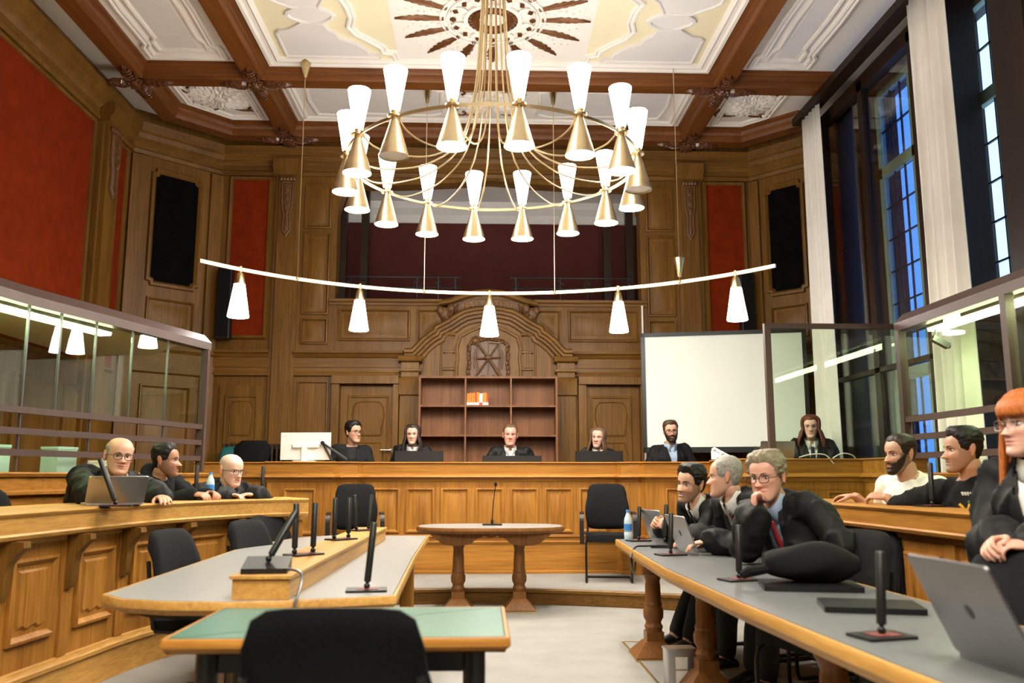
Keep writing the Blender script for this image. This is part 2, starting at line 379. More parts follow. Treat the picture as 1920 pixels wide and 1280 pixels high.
# ---- portal round the bookcase: pilasters, broken pediment, crest
for u0, u1 in ((-1.15, -.90), (.90, 1.15)):
    m = MB(); plbox(m, pb, u0, u1, .55, 2.46, 0, .10)
    for k in range(3): plbox(m, pb, u0+.055+.055*k, u0+.085+.055*k, 1.0, 2.22, .10, .112)
    mould(m, pb, u0-.015, u1+.015, [(2.22, .10), (2.24, .125), (2.40, .13), (2.44, .14), (2.47, .10)])
    plbox(m, pb, u0+.01, u1-.01, 2.47, 2.76, 0, .11)
    mould(m, pb, u0-.02, u1+.02, [(2.53, .11), (2.55, .13), (2.575, .13), (2.58, .11)]); mould(m, pb, u0-.03, u1+.03, [(2.66, .11), (2.68, .15), (2.74, .17), (2.76, .11)])
    m.build('pilaster', 'wall_z', wall_back)
half = [(-1.10, 2.80), (-1.0, 2.80), (-.94, 2.86), (-.86, 2.95), (-.76, 3.03), (-.71, 3.06), (-.69, 3.11), (-.65, 3.13), (-.52, 3.20), (-.42, 3.27), (-.32, 3.325), (-.17, 3.36), (0, 3.375)]
path = half + [(-u, v) for u, v in half[-2::-1]]; path = [(u+.005, v) for u, v in path]
fld = path + [(1.0, 2.3), (-1.0, 2.3)]
m = MB(); m.rings([[pb.pt(u, v, h) for u, v in fld] for h in (0, .035)]); m.build('tympanum', 'wall_z', wall_back)
m = MB(); ribbon(m, pb, path, [(.04, .0), (.04, .19), (.012, .235), (-.02, .24), (-.026, .19), (-.06, .185), (-.068, .135), (-.10, .13), (-.112, .08), (-.15, .075), (-.16, .03)])
wpart('pediment', m, 'wall_x')
m = MB(); ribbon(m, pb, [(-.66, 3.46), (-.5, 3.49), (-.34, 3.55), (-.17, 3.60), (0, 3.615), (.17, 3.60), (.34, 3.55), (.5, 3.49), (.66, 3.46)], [(.05, -.05), (.05, .05), (.02, .075), (-.01, .06), (-.03, .02), (-.03, 0), (-.25, 0)])
wpart('parapet_crown', m, 'wall_x')
# scroll banner with the motto
m = MB(); bl = [(-.46, 3.395), (-.3, 3.435), (-.15, 3.455), (0, 3.46), (.15, 3.455), (.3, 3.435), (.46, 3.395)]
ribbon(m, pb, bl, [(.065, .01), (.06, .06), (.04, .05), (-.05, .05), (-.065, .06), (-.07, .01)])
for s in (-1, 1):
    for k, (u, v, r) in enumerate(((.50, 3.40, .055), (.585, 3.33, .075), (.56, 3.27, .06), (.64, 3.37, .05), (.52, 3.31, .045))):
        m.ball(V(pb.pt(s*u, v, .045)), (r, .05, r*1.2), 10, 6)
    for k in range(4):
        a = V(pb.pt(s*(.40+.05*k), 3.46-.045*k, .05)); m.tube([a, a+V((s*.03,-.035,-.07)), a+V((s*.05,-.01,-.15))], [.012, .02, .008], 6)
banner = wpart('carved_banner', m, 'carved')
cu = bpy.data.curves.new('motto', 'FONT'); cu.body = 'FIAT JUSTITIA'; cu.size = .118; cu.align_x = 'CENTER'; cu.extrude = .016; cu.resolution_u = 2
to = bpy.data.objects.new('motto', cu); COL.objects.link(to); bpy.context.view_layer.update()
me = bpy.data.meshes.new_from_object(to.evaluated_get(bpy.context.evaluated_depsgraph_get())); bpy.data.objects.remove(to); me.name = 'motto'
for v in me.vertices:
    u, y, z = v.co; a = u/1.55*1.0
    v.co = V(pb.pt(1.55*math.sin(a)*1.0, 3.417-(1-math.cos(a))*1.55+y*1.0, .060+z))
me.materials.append(MATS['oak_x']); mo = bpy.data.objects.new('motto_lettering', me); COL.objects.link(mo); mo.parent = banner
# inner arch fields with fluted posts
for s in (-1, 1):
    m = MB(); panel(m, pb, [(s*.86, 2.42), (s*.86, 2.72), (s*.80, 2.84), (s*.70, 2.92), (s*.61, 2.95), (s*.61, 2.42)], [(0, .036), (.005, .055), (.02, .05), (.03, .04)]); m.build('panel', 'wall_z', wall_back)
    m = MB(); plbox(m, pb, s*.50-.055+s*.02, s*.50+.055+s*.02, 2.42, 3.06, .03, .06)
    for k in range(3): plbox(m, pb, s*.52-.04+.03*k, s*.52-.022+.03*k, 2.60, 3.0, .06, .075)
    mould(m, pb, s*.52-.07, s*.52+.07, [(2.56, .06), (2.57, .08), (2.59, .08), (2.6, .06)]); mould(m, pb, s*.52-.07, s*.52+.07, [(2.79, .06), (2.80, .08), (2.82, .08), (2.83, .06)]); mould(m, pb, s*.52-.08, s*.52+.08, [(3.02, .06), (3.03, .09), (3.07, .1), (3.08, .06)])
    m.build('fluted_post', 'wall_z', wall_back)
m = MB(); oc = [(-.40, 2.42), (-.40, 2.62), (-.385, 2.72), (-.40, 2.86), (-.36, 3.0), (-.24, 3.07), (-.1, 3.13), (.1, 3.13), (.24, 3.07), (.36, 3.0), (.40, 2.86), (.385, 2.72), (.40, 2.62), (.40, 2.42)]
ribbon(m, pb, [(u+.005, v) for u, v in oc], [(.0, .035), (.01, .06), (.03, .06), (.035, .045), (.05, .05), (.055, .035)]); m.build('moulding', 'wall_x', wall_back)
m = MB(); ok = [(-.27, 2.44), (-.29, 2.58), (-.27, 2.72), (-.285, 2.9), (-.2, 2.98), (0, 3.01), (.2, 2.98), (.285, 2.9), (.27, 2.72), (.29, 2.58), (.27, 2.44)]
panel(m, pb, ok, [(0, .03), (0, .06), (.012, .075), (.03, .06), (.045, .045)])
for s in (-1, 1):
    for k in range(8): m.ball(V(pb.pt(s*(.255+.012*math.sin(k*1.7)), 2.48+.06*k, .07)), (.022, .02, .034), 8, 5)
    for k in range(5): m.ball(V(pb.pt(s*(.05+.045*k), 2.98-.012*k, .07)), (.028, .02, .02), 8, 5)
    for k in range(3): m.tube([pb.pt(s*(.12+.03*k), 2.52+.03*k, .05), pb.pt(s*(.15+.025*k), 2.74, .058), pb.pt(s*(.12+.03*k), 2.93-.04*k, .05)], [.006, .012, .006], 6)
m.tube([pb.pt(-.16, 2.95, .07), pb.pt(0, 2.73, .085), pb.pt(.19, 2.44, .07)], [.016, .018, .026], 8)
m.tube([pb.pt(-.20, 2.44, .07), pb.pt(-.02, 2.69, .08), pb.pt(.14, 2.93, .07)], [.014, .014, .01], 8)
m.tube([pb.pt(-.17, 2.72, .075), pb.pt(.17, 2.74, .075)], .012, 8); m.tube([pb.pt(0, 2.46, .06), pb.pt(0, 2.96, .06)], .006, 6)
m.ball(V(pb.pt(-.17, 2.96, .075)), (.05, .03, .045), 10, 6); m.ball(V(pb.pt(0, 2.73, .09)), (.055, .03, .03), 10, 6)
for k in range(9): m.ball(V(pb.pt(-.17+.05*math.cos(k*.7), 2.96+.05*math.sin(k*.7), .075)), .016, 6, 4)
for s in (-1, 1): m.lathe(V(pb.pt(s*.07, 2.47, .05)), [(.03, 0), (.034, .02), (.02, .03), (.0, .03)], 12, axis=(0,-1,0))
m.box(.02, .17, YB-.08, YB-.05, 2.925, 2.94)
m.build('carved_crest', 'carved', wall_back)
# ---- gallery behind the opening
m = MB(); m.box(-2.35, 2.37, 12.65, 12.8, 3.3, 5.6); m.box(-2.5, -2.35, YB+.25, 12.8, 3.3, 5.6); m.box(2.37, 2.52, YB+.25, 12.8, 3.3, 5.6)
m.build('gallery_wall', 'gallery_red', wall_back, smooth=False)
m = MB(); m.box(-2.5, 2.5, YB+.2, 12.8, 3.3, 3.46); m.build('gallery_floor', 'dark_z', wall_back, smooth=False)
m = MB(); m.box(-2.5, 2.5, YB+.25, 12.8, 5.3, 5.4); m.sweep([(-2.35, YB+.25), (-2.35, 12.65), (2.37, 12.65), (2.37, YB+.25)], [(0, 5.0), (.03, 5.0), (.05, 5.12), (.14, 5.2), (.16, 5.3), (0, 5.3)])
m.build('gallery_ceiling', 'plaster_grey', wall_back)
for x in (-2.02, -1.72, 1.66, 1.98):
    m = MB(); m.box(x-.05, x+.05, YB+.3, YB+.42, 3.46, 5.3); m.build('gallery_post', 'dark_z', wall_back, smooth=False)
for n, (x0, x1, ps) in enumerate(((-1.93, -.38, (-1.87, -.68, -.97+.0, -.45)), (.30, 1.95, (.37, .98, 1.35, 1.9)))):
    g = thing('gallery_railing', 'dark iron railing of the gallery, %s half' % ('left' if n == 0 else 'right'), 'railing', ((x0+x1)/2, YB+.12, 3.46))
    def loc(m, name, mat='black_metal'):
        o = m.build(name, mat); o.data.transform(Matrix.Translation(-g.location)); o.parent = g; return o
    for z in (3.86, 3.71):
        m = MB(); m.tube([(x0, YB+.12, z), (x1, YB+.12, z)], .011, 8); loc(m, 'rail')
    for x in ps:
        m = MB(); m.tube([(x, YB+.12, 3.45), (x, YB+.12, 3.86)], .010, 6)
        for s in (-1, 1): m.tube([(x+s*(.015+.035*math.sin(t*.55)), YB+.12, 3.73+.012*t) for t in range(9)], .007, 6)
        loc(m, 'baluster')
# ---- chamfered corners and side walls
def corner_wall(name, a, b, lbl):
    pl, L = wallpl(a, b); m = MB(); plbox(m, pl, -.05, L+.05, 0, 5.9, -.2, 0); wl = struct(m.build(name, 'wall_z', smooth=False), lbl)
    u0, u1 = L*.27, L*.73
    sh = notched(u0, u1, 3.62, 5.02, .05)
    m = MB(); ribbon(m, pl, sh, [(-.07, 0), (-.06, .035), (-.03, .04), (-.012, .02), (0, .005)], True); m.build('moulding', 'wall_z', wl)
    m = MB(); panel(m, pl, offs(sh, .0), [(0, .004), (.03, .012)]); lab(m.build('panel', 'black_panel', wl), 'black recessed panel')
    pan(pl, rect(u0-.02, u1+.02, 2.98, 3.40), wl); pan(pl, rect(u0-.03, u1+.03, .5, 2.3), wl)
    m = MB(); mould(m, pl, 0, L, [(2.45, .0), (2.47, .04), (2.6, .04), (2.72, .05), (2.76, .09), (2.82, .1), (2.83, 0)]); m.build('moulding', 'wall_x', wl)
    for s0, s1 in ((0, L*.14), (L*.86, L)):
        m = MB(); plbox(m, pl, s0, s1, .2, 5.2, 0, .045); m.build('pilaster', 'wall_z', wl)
    return wl
corner_wall('wall_corner_left', (-4.5, 10.4), (BL, YB), 'oak panelled corner wall with a black panel beside the left red cloth')
corner_wall('wall_corner_right', (BR, YB), (4.3, 10.55), 'oak panelled corner wall with a black panel behind the white curtain')
pw, L = wallpl((-4.5, -4.4), (-4.5, 10.4)); Y0 = -4.4
m = MB(); plbox(m, pw, 0, L, 0, 5.9, -.2, 0); wall_left = struct(m.build('wall_left', 'wall_z', smooth=False), 'left wall with red cloth fields in dark oak')
for y0, y1 in ((6.3, 9.36), (9.96, 10.27), (2.6, 5.7), (-1.0, 2.0)):
    m = MB(); plbox(m, pw, y0-Y0, y1-Y0, 2.4, 5.2, 0, .012); m.build('cloth_field', 'red_cloth', wall_left)
    m = MB(); ribbon(m, pw, rect(y0-Y0, y1-Y0, 2.4, 5.2), [(.05, 0), (.045, .03), (.02, .04), (0, .012)], True); m.build('moulding', 'wall_z', wall_left)
for y0, y1 in ((9.44, 9.86), (5.78, 6.22), (2.08, 2.5)): pilaster(pw, y0-Y0, y1-Y0, .2, 5.42, wall_left, d=.12)
for k in range(9): pan(pw, rect(-Y0+1.3+k*.98, -Y0+2.12+k*.98, .5, 2.15), wall_left)
# cornice all the way round
cp = [(0, 5.22), (.035, 5.22), (.045, 5.27), (.03, 5.29), (.03, 5.36), (.055, 5.39), (.085, 5.41), (.10, 5.47), (.13, 5.49), (.14, 5.55), (.15, 5.60), (0, 5.60)]
m = MB(); m.sweep([(-4.5, -4.4), (-4.5, 10.4), (BL, YB), (BR, YB), (4.3, 10.55)], cp); struct(m.build('trim_1', 'wall_x'), 'dark oak cornice under the ceiling')
m = MB(); m.box(-4.7, 4.6, -4.7, -4.5, 0, 5.9); struct(m.build('wall_front', 'wall_z', smooth=False), 'oak wall behind the public seats')
# ---- window wall on the right
WX = 4.3; m = MB()
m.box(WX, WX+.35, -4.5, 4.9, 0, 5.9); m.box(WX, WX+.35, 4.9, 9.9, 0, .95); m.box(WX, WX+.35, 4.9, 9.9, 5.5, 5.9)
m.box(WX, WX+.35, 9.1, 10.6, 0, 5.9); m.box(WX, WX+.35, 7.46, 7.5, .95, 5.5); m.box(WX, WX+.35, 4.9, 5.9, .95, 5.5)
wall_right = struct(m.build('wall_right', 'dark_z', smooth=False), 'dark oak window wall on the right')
def window(n, y0, y1, z0, z1, tint, lbl):
    pane_me = None
    m = MB(); f = .07; tr = 4.55; x0, x1 = WX+.10, WX+.17
    ym = (y0+y1)/2
    for a, b, c, d in ((y0, y0+f, z0, z1), (y1-f, y1, z0, z1), (y0, y1, z0, z0+f), (y0, y1, z1-f, z1), (y0, y1, tr-.06, tr+.06), (ym-.06, ym+.06, z0, z1), (y0, y1, 2.2, 2.32)): m.box(x0, x1, a, b, c, d)
    wdw = struct(m.build('window_%d' % n, 'window_green', smooth=False), lbl)
    rng = random.Random(n)
    for a, b in ((y0+f, ym-.06), (ym+.06, y1-f)):
        for c, d in ((z0+f, 2.2), (2.32, tr-.06), (tr+.06, z1-f)):
            nc = 3; nr = max(2, round((d-c)/.34)); lead = MB()
            for i in range(1, nc): lead.box(WX+.125, WX+.145, a+(b-a)*i/nc-.007, a+(b-a)*i/nc+.007, c, d)
            for j in range(1, nr): lead.box(WX+.125, WX+.145, a, b, c+(d-c)*j/nr-.008, c+(d-c)*j/nr+.008)
            lead.build('lead_came', 'black_metal', wdw, smooth=False)
            for i in range(nc):
                for j in range(nr):
                    if pane_me is None:
                        q = MB(); q.box(-.002, .002, -.5, .5, -.5, .5); o = q.build('pane', tint, wdw, smooth=False); pane_me = o.data
                    else: o = bpy.data.objects.new('pane', pane_me); COL.objects.link(o); o.parent = wdw
                    o.location = (WX+.135, a+(b-a)*(i+.5)/nc, c+(d-c)*(j+.5)/nr); o.scale = (1, (b-a)/nc-.01, (d-c)/nr-.01)
                    o.rotation_euler = (0, rng.uniform(-.012, .012), rng.uniform(-.012, .012))
    return wdw
window(1, 7.5, 9.1, .95, 5.5, 'window_glass', 'leaded window with green frame between the two curtains')
window(2, 5.9, 7.46, .95, 5.5, 'clear_glass', 'leaded window seen as a slit beside the dark pier')
# inner glazing with dark posts
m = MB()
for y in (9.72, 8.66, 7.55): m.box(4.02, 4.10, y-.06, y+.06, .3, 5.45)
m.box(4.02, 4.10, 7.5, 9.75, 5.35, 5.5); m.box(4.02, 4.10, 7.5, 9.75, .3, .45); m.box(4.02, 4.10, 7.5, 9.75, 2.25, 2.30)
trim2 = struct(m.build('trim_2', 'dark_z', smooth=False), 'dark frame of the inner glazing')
for a, b in ((8.72, 9.66), (7.61, 8.60)):
    for c, d in ((.45, 2.25), (2.30, 3.75), (3.76, 5.35)):
        m = MB(); m.box(4.055, 4.065, a, b, c, d); m.build('pane', 'clear_glass', trim2, smooth=False)
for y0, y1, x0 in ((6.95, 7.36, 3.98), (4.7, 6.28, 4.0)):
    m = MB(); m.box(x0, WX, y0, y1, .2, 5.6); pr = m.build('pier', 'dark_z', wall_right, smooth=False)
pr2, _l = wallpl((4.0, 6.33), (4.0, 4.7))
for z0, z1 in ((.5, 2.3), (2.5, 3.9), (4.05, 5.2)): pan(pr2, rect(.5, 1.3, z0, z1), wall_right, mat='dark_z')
# ================================================================ THE CEILING
m = MB(); m.box(-4.7, 4.65, -4.7, 11.5, ZC, ZC+.2)
ceiling = struct(m.build('ceiling', 'plaster', smooth=False), 'white stucco ceiling with brown beams')
pc = Pl((0, 0, ZC), (1,0,0), (0,1,0), (0,0,-1))
BD = ZC-ZB
def beam(path, mat, w=.17, closed=False):
    m = MB(); m.sweep(path, [(-w, ZC+.01), (-w, ZC-.035), (-w+.03, ZC-.05), (-w+.04, ZC-.085), (-w+.015+.04, ZC-.10), (-w+.06, ZB+.02), (-w+.075, ZB), (w-.075, ZB), (w-.06, ZB+.02), (w-.055, ZC-.10), (w-.04, ZC-.085), (w-.03, ZC-.05), (w, ZC-.035), (w, ZC+.01)], closed)
    return m.build('beam', mat, ceiling)
for x in (-2.68, 2.68): beam([(x, -4.4), (x, 10.9)], 'beam_y')
beam([(-4.03, -4.4), (-4.03, 10.30), (-3.43, 10.90), (3.43, 10.90), (4.05, 10.28)], 'beam_y')
for y in (9.28, 6.75, 3.0, -.8): beam([(-4.03, y), (3.97, y)], 'beam_x')
# carved leaf bosses where the beams cross
def leaf(m, c, ang, ln, wd, h, seed):
    """an acanthus leaf lying under the ceiling"""
    rng = random.Random(seed); R = []; c = V(c)
    d = V((math.cos(ang), math.sin(ang), 0)); s = V((-d.y, d.x, 0))
    for k in range(7):
        t = k/6; wv = wd*math.sin(PI*(.12+.88*t))**.7*(1 if k % 2 else .72) + .002; hh = h*(math.sin(PI*t)*.6+.5)
        p = c+d*ln*t
        R.append([tuple(p-s*wv), tuple(p-s*wv*.5-V((0,0,hh))), tuple(p-V((0,0,hh*.6))), tuple(p+s*wv*.5-V((0,0,hh))), tuple(p+s*wv)])
    m.rings(R, closed=False, cap0=False, cap1=False)
boss_me = None
for x, y in ((-2.68, 9.28), (2.68, 9.28), (-2.68, 10.9), (2.68, 10.9), (-4.03, 9.28), (-2.68, 6.75), (2.68, 6.75)):
    if boss_me is None:
        m = MB()
        for q in range(4):
            a = q*PI/2
            for k, (da, ln, wd) in enumerate(((0, .36, .055), (.35, .22, .05), (-.35, .22, .05), (.12, .30, .035), (-.12, .30, .035))): leaf(m, (.05*math.cos(a), .05*math.sin(a), 0), a+da, ln, wd, .05, k)
            for k in range(4):
                r = .16+.055*k; sg = 1 if k % 2 else -1
                m.tube([(r*math.cos(a)+sg*.05*math.cos(t)*-math.sin(a)*1.0, r*math.sin(a)+sg*.05*math.cos(t)*math.cos(a), -.02-.03*math.sin(t)) for t in [i*.5 for i in range(7)]], .010, 6)
        m.lathe((0, 0, -.085), [(.02, 0), (.05, .01), (.075, .04), (.10, .06), (.10, .085)], 14)
        for k in range(8): m.ball((.085*math.cos(k*PI/4), .085*math.sin(k*PI/4), -.045), .024, 7, 5)
        o = m.build('carved_boss', 'carved_beam', ceiling); boss_me = o.data
    else: o = bpy.data.objects.new('carved_boss', boss_me); COL.objects.link(o); o.parent = ceiling
    o.location = (x, y, ZB+.005)
RIB = [(-.05, .0), (-.045, .028), (-.02, .036), (0, .018), (.02, .03), (.04, .02), (.05, 0)]
RIB2 = [(-.03, 0), (-.026, .02), (-.01, .026), (.012, .02), (.02, 0)]
def stucco(path, prof=RIB2, mat='plaster', closed=True, name='stucco_moulding'):
    m = MB(); ribbon(m, pc, path, prof, closed); return m.build(name, mat, ceiling)
# centre coffer
X0, X1, Ya, Yb = -2.5, 2.5, 6.93, 9.10
stucco(rect(X0+.13, X1-.13, Ya+.1, Yb-.11), [(-.13, .0), (-.125, .05), (-.09, .055), (-.07, .035), (-.03, .035), (-.01, .05), (.02, .03), (.03, 0)])
m = MB(); plbox(m, pc, X0+.15, X1-.15, Ya+.12, Yb-.13, .0, .006); m.build('field', 'plaster_cream', ceiling, smooth=False)
rc = (0.01, 8.08)
def side_panel(s):
    q = [(s*2.27, 8.93), (s*1.22, 8.93), (s*1.24, 8.84), (s*1.33, 8.83), (s*1.35, 8.74), (s*1.45, 8.60), (s*1.60, 8.50), (s*1.62, 8.42)] + [(s*(1.60+.1*math.sin(t)), 8.38-.1*(1-math.cos(t))) for t in (.4, .9, 1.4)] + \
        [(s*1.72, 8.20), (s*1.95, 8.19), (s*2.03, 8.26), (s*2.12, 8.34), (s*2.22, 8.36), (s*2.27, 8.42)]
    m = MB(); panel(m, pc, q, [(0, .0), (.0, .03), (.02, .036), (.035, .022)]); m.build('stucco_panel', 'plaster_grey', ceiling)
    ov = [(s*1.84+.20*math.cos(t*PI/9)*(1+.06*math.cos(4*t*PI/9)), 8.06+.13*math.sin(t*PI/9)*(1+.06*math.cos(4*t*PI/9))) for t in range(18)]
    m = MB(); panel(m, pc, ov, [(-.05, .0), (-.04, .03), (-.01, .035), (.005, .016)]); m.build('stucco_panel', 'plaster_grey', ceiling)
    q2 = [(s*2.27, 7.25), (s*1.3, 7.25), (s*1.4, 7.5), (s*1.62, 7.7), (s*1.72, 7.92), (s*2.0, 7.93), (s*2.2, 7.78), (s*2.27, 7.7)]
    m = MB(); panel(m, pc, q2, [(0, .0), (.0, .03), (.02, .036), (.035, .022)]); m.build('stucco_panel', 'plaster_grey', ceiling)
    stucco([(s*1.05, 8.97), (s*1.07, 8.82), (s*1.17, 8.80), (s*1.18, 8.70), (s*1.30, 8.55), (s*1.42, 8.42), (s*1.47, 8.28), (s*1.42, 8.10), (s*1.43, 7.9), (s*1.47, 7.75), (s*1.3, 7.55), (s*1.18, 7.42), (s*1.05, 7.3), (s*1.05, 7.15)], [(-.045, 0), (-.04, .03), (-.02, .035), (0, .012), (.02, .03), (.04, .026), (.05, 0)], closed=False)
side_panel(-1); side_panel(1)
m = MB(); plbox(m, pc, -1.03, 1.05, 7.2, 8.95, .0, .010); m.build('field', 'plaster', ceiling, smooth=False)
# the sunburst rosette
ros = MB(); cx, cy = rc; zr = ZC-.012
for r0, r1, h in ((.255, .30, .03), (.44, .47, .02), (.52, .545, .02)): ros.lathe((cx, cy, zr-h), [(r0, h), (r0, .004), (r0+.01, 0), (r1-.01, 0), (r1, .004), (r1, h)], 48, cap=False)
for k in range(8):
    a = k*PI/4+PI/8
    if k % 1 == 0: ros.lathe((cx+.37*math.cos(a), cy+.37*math.sin(a), zr-.02), [(.085, .02), (.09, .0), (.075, .0), (.07, .012), (.03, .012), (.0, .0)], 18, cap=False)
for k in range(16):
    a = (k+.5)*PI/8
    for t in range(7):
        r = .56+.065*t; ros.ball((cx+r*math.cos(a+.05*math.sin(t*1.9)), cy+r*math.sin(a+.05*math.sin(t*1.9)), zr), (.024-.002*t, .024-.002*t, .014), 7, 4)
rosette = ros.build('stucco_rosette', 'plaster', ceiling)
m = MB(); m.lathe((cx, cy, zr-.045), [(.14, .045), (.145, .012), (.17, 0), (.20, .004), (.215, .02), (.215, .045)], 40, cap=False)
for k in range(26):
    a = k*2*PI/26; leaf(m, (cx+.20*math.cos(a), cy+.20*math.sin(a), zr-.012), a+.5, .075, .022, .02, k)
m.build('leaf_wreath', 'gilt', rosette)
for k in range(16):
    a = k*PI/8; m = MB(); c0 = (cx+.50*math.cos(a), cy+.50*math.sin(a), zr-.004); ln = .50
    d = V((math.cos(a), math.sin(a), 0)); s = V((-d.y, d.x, 0)); R = []
    for i, wv in enumerate((.026, .03, .034, .038, .046, .060, .040, .064, .036, .052, .024, .03, .010, .002)):
        p = V(c0)+d*ln*i/13; R.append([tuple(p-s*wv), tuple(p-s*wv*.45-V((0,0,.018))), tuple(p-V((0,0,.008))), tuple(p+s*wv*.45-V((0,0,.018))), tuple(p+s*wv)])
    m.rings(R, closed=False, cap0=False, cap1=False); m.build('gilt_ray', 'gilt', rosette)
for k in range(16):
    a = k*PI/8; m = MB(); p = V((cx+.405*math.cos(a+PI/16*0), cy+.405*math.sin(a), zr-.016)); M = Matrix.Translation(p) @ Matrix.Rotation(a+PI/4, 4, 'Z')
    m.obox(M, .045, .045, .02); m.build('gilt_lozenge', 'gilt', rosette, smooth=False)
# side coffers
for s, xa, xb in ((-1, -3.86, -2.86), (1, 2.86, 3.70)):
    if s < 0: a, b = xa, xb
    else: a, b = xa, xb
    for y0, y1 in ((6.93, 9.10), (3.18, 6.58)):
        c = (a+b)/2; ym = (y0+y1)/2
        def cs(e): return [(a+e, y0+e), (b-e, y0+e), (b-e, y0+e+.20), (b-e-.05, y0+e+.28), (b-e-.03, ym), (b-e-.05, y1-e-.28), (b-e, y1-e-.20), (b-e, y1-e), (c+.15, y1-e), (c, y1-e-.03), (c-.15, y1-e), (a+e, y1-e), (a+e, y1-e-.20), (a+e+.05, y1-e-.28), (a+e+.03, ym), (a+e+.05, y0+e+.28), (a+e, y0+e+.20)]
        stucco(cs(.11), RIB); stucco(cs(.235), RIB2)
        m = MB(); plbox(m, pc, a+.32, b-.32, y0+.27, y1-.30, 0, .007); m.build('stucco_panel', 'plaster_grey', ceiling)
# back bays
def medallion(cx, cy, rx, ry, sc=1.0):
    m = MB()
    for n, (f, hh, num) in enumerate(((1.0, .03, 18), (.72, .045, 14), (.42, .055, 9))):
        for k in range(num):
            a = 2*PI*(k+.5*(n % 2))/num; leaf(m, (cx+rx*f*.45*math.cos(a), cy+ry*f*.45*math.sin(a), ZC-.004), math.atan2(ry*math.sin(a), rx*math.cos(a)), f*.55*math.hypot(rx*math.cos(a), ry*math.sin(a)), .062*f+.02, hh, k)
    m.lathe((cx, cy, ZC-.06), [(.0, 0), (.05, .006), (.075, .02), (.08, .06)], 14, cap=False)
    med = m.build('stucco_medallion', 'plaster', ceiling)
    for sx in (-1, 1):
        for sy in (-1, 1):
            m = MB(); q = V((cx+sx*rx*.86, cy+sy*ry*.86, ZC-.012)); m.tube([q+V((sx*(.07*math.cos(t)*(1-.08*t)), sy*(.07*math.sin(t)*(1-.08*t)), 0)) for t in [i*.45 for i in range(11)]], .013, 6)
            m.tube([q+V((sx*.07, -sy*.02, 0)), q+V((sx*.05, -sy*.14, 0)), q+V((sx*.02, -sy*.2, 0))], [.013, .012, .006], 6); m.tube([q+V((-sx*.05, sy*.05, 0)), q+V((-sx*.15, sy*.045, 0)), q+V((-sx*.22, sy*.02, 0))], [.013, .012, .006], 6)
            m.build('gilt_scroll', 'gilt', med)
bayL = [(-3.86, 9.46), (-2.86, 9.46), (-2.86, 10.72), (-3.38, 10.72), (-3.86, 10.24)]
bayR = [(2.86, 9.46), (3.70, 9.46), (3.70, 10.40), (3.38, 10.72), (2.86, 10.72)]
for by in (bayL, bayR): stucco(offs(by, .11), RIB)
medallion(-3.33, 10.04, .38, .36); medallion(3.25, 10.0, .33, .36)
stucco(offs(rect(-2.5, 2.5, 9.46, 10.72), .10), RIB)
for s in (-1, 1):
    sh = [(s*2.2, 9.7), (s*1.9, 9.68), (s*1.6, 9.74), (s*.75, 9.70), (s*.60, 9.78), (s*.62, 10.09), (s*.60, 10.4), (s*.75, 10.48), (s*1.6, 10.44), (s*1.9, 10.5), (s*2.2, 10.48), (s*2.24, 10.09)]
    stucco(sh, RIB2); m = MB(); panel(m, pc, offs(sh, .03), [(0, .0), (.0, .008)]); m.build('stucco_panel', 'plaster_grey', ceiling)
medallion(0.0, 10.09, .42, .34)
# ================================================================ FURNITURE
def smooth_path(P, n=6):
    out = []
    for i in range(len(P)-1):
        p0, p1, p2, p3 = V(P[max(i-1,0)]), V(P[i]), V(P[i+1]), V(P[min(i+2,len(P)-1)])
        for k in range(n):
            t = k/n; out.append(tuple(.5*((2*p1)+(p2-p0)*t+(2*p0-5*p1+4*p2-p3)*t*t+(3*p1-p0-3*p2+p3)*t**3)))
    out.append(tuple(P[-1])); return out
def resample(P, step):
    out = [V(P[0])]; acc = 0
    L = sum((V(P[i+1])-V(P[i])).length for i in range(len(P)-1)); n = max(1, round(L/step)); st = L/n; need = st
    for i in range(len(P)-1):
        a, b = V(P[i]), V(P[i+1]); l = (b-a).length
        while acc+l >= need-1e-9: out.append(a+(b-a)*((need-acc)/l)); need += st
        acc += l
    if (out[-1]-V(P[-1])).length > 1e-4: out.append(V(P[-1]))
    return [tuple(p) for p in out]
def P(mb, name, mat, parent, **k): return mb.build(name, mat, parent, **k)
PAN = [(0, .0), (0, .02), (.015, .024), (.028, .010), (.036, .002), (.055, .002), (.09, .013)]

# ---- judges' bench
jb = thing('judges_bench', 'long honey oak judges\' bench with a row of inset panels', 'bench')
path = [(-3.28, 9.72), (-2.37, 9.72), (-2.37, 9.32), (-1.68, 9.32), (-1.64, 9.44), (-1.44, 9.46), (-1.40, 9.58), (1.42, 9.58), (1.46, 9.46), (1.66, 9.44), (1.70, 9.32), (2.50, 9.32)]
m = MB(); m.sweep(path, [(-.32, 1.345), (.02, 1.345), (.03, 1.335), (.02, 1.325), (.01, 1.32), (.01, 1.215), (.02, 1.205), (.05, 1.195), (.06, 1.18), (.05, 1.17), (.02, 1.165), (.015, 1.14), (.0, 1.125), (-.04, 1.12), (-.04, 1.30), (-.32, 1.30)]); P(m, 'top_rail', 'oak_x', jb)
m = MB(); m.sweep(path, [(-.04, 1.13), (0, 1.13), (0, .14), (-.04, .14)]); P(m, 'body', 'oak_z', jb)
m = MB(); m.sweep(path[2:], [(0, .56), (.03, .56), (.035, .535), (.015, .52), (.015, .49), (.025, .48), (.02, .46), (.012, .45), (.012, .175), (.03, .165), (.03, .141), (0, .141)]); P(m, 'plinth', 'oak_x', jb)
m = MB(); m.box(-3.2, 2.5, 9.78, 10.05, 1.05, 1.09); P(m, 'writing_shelf', 'oak_x', jb, smooth=False)
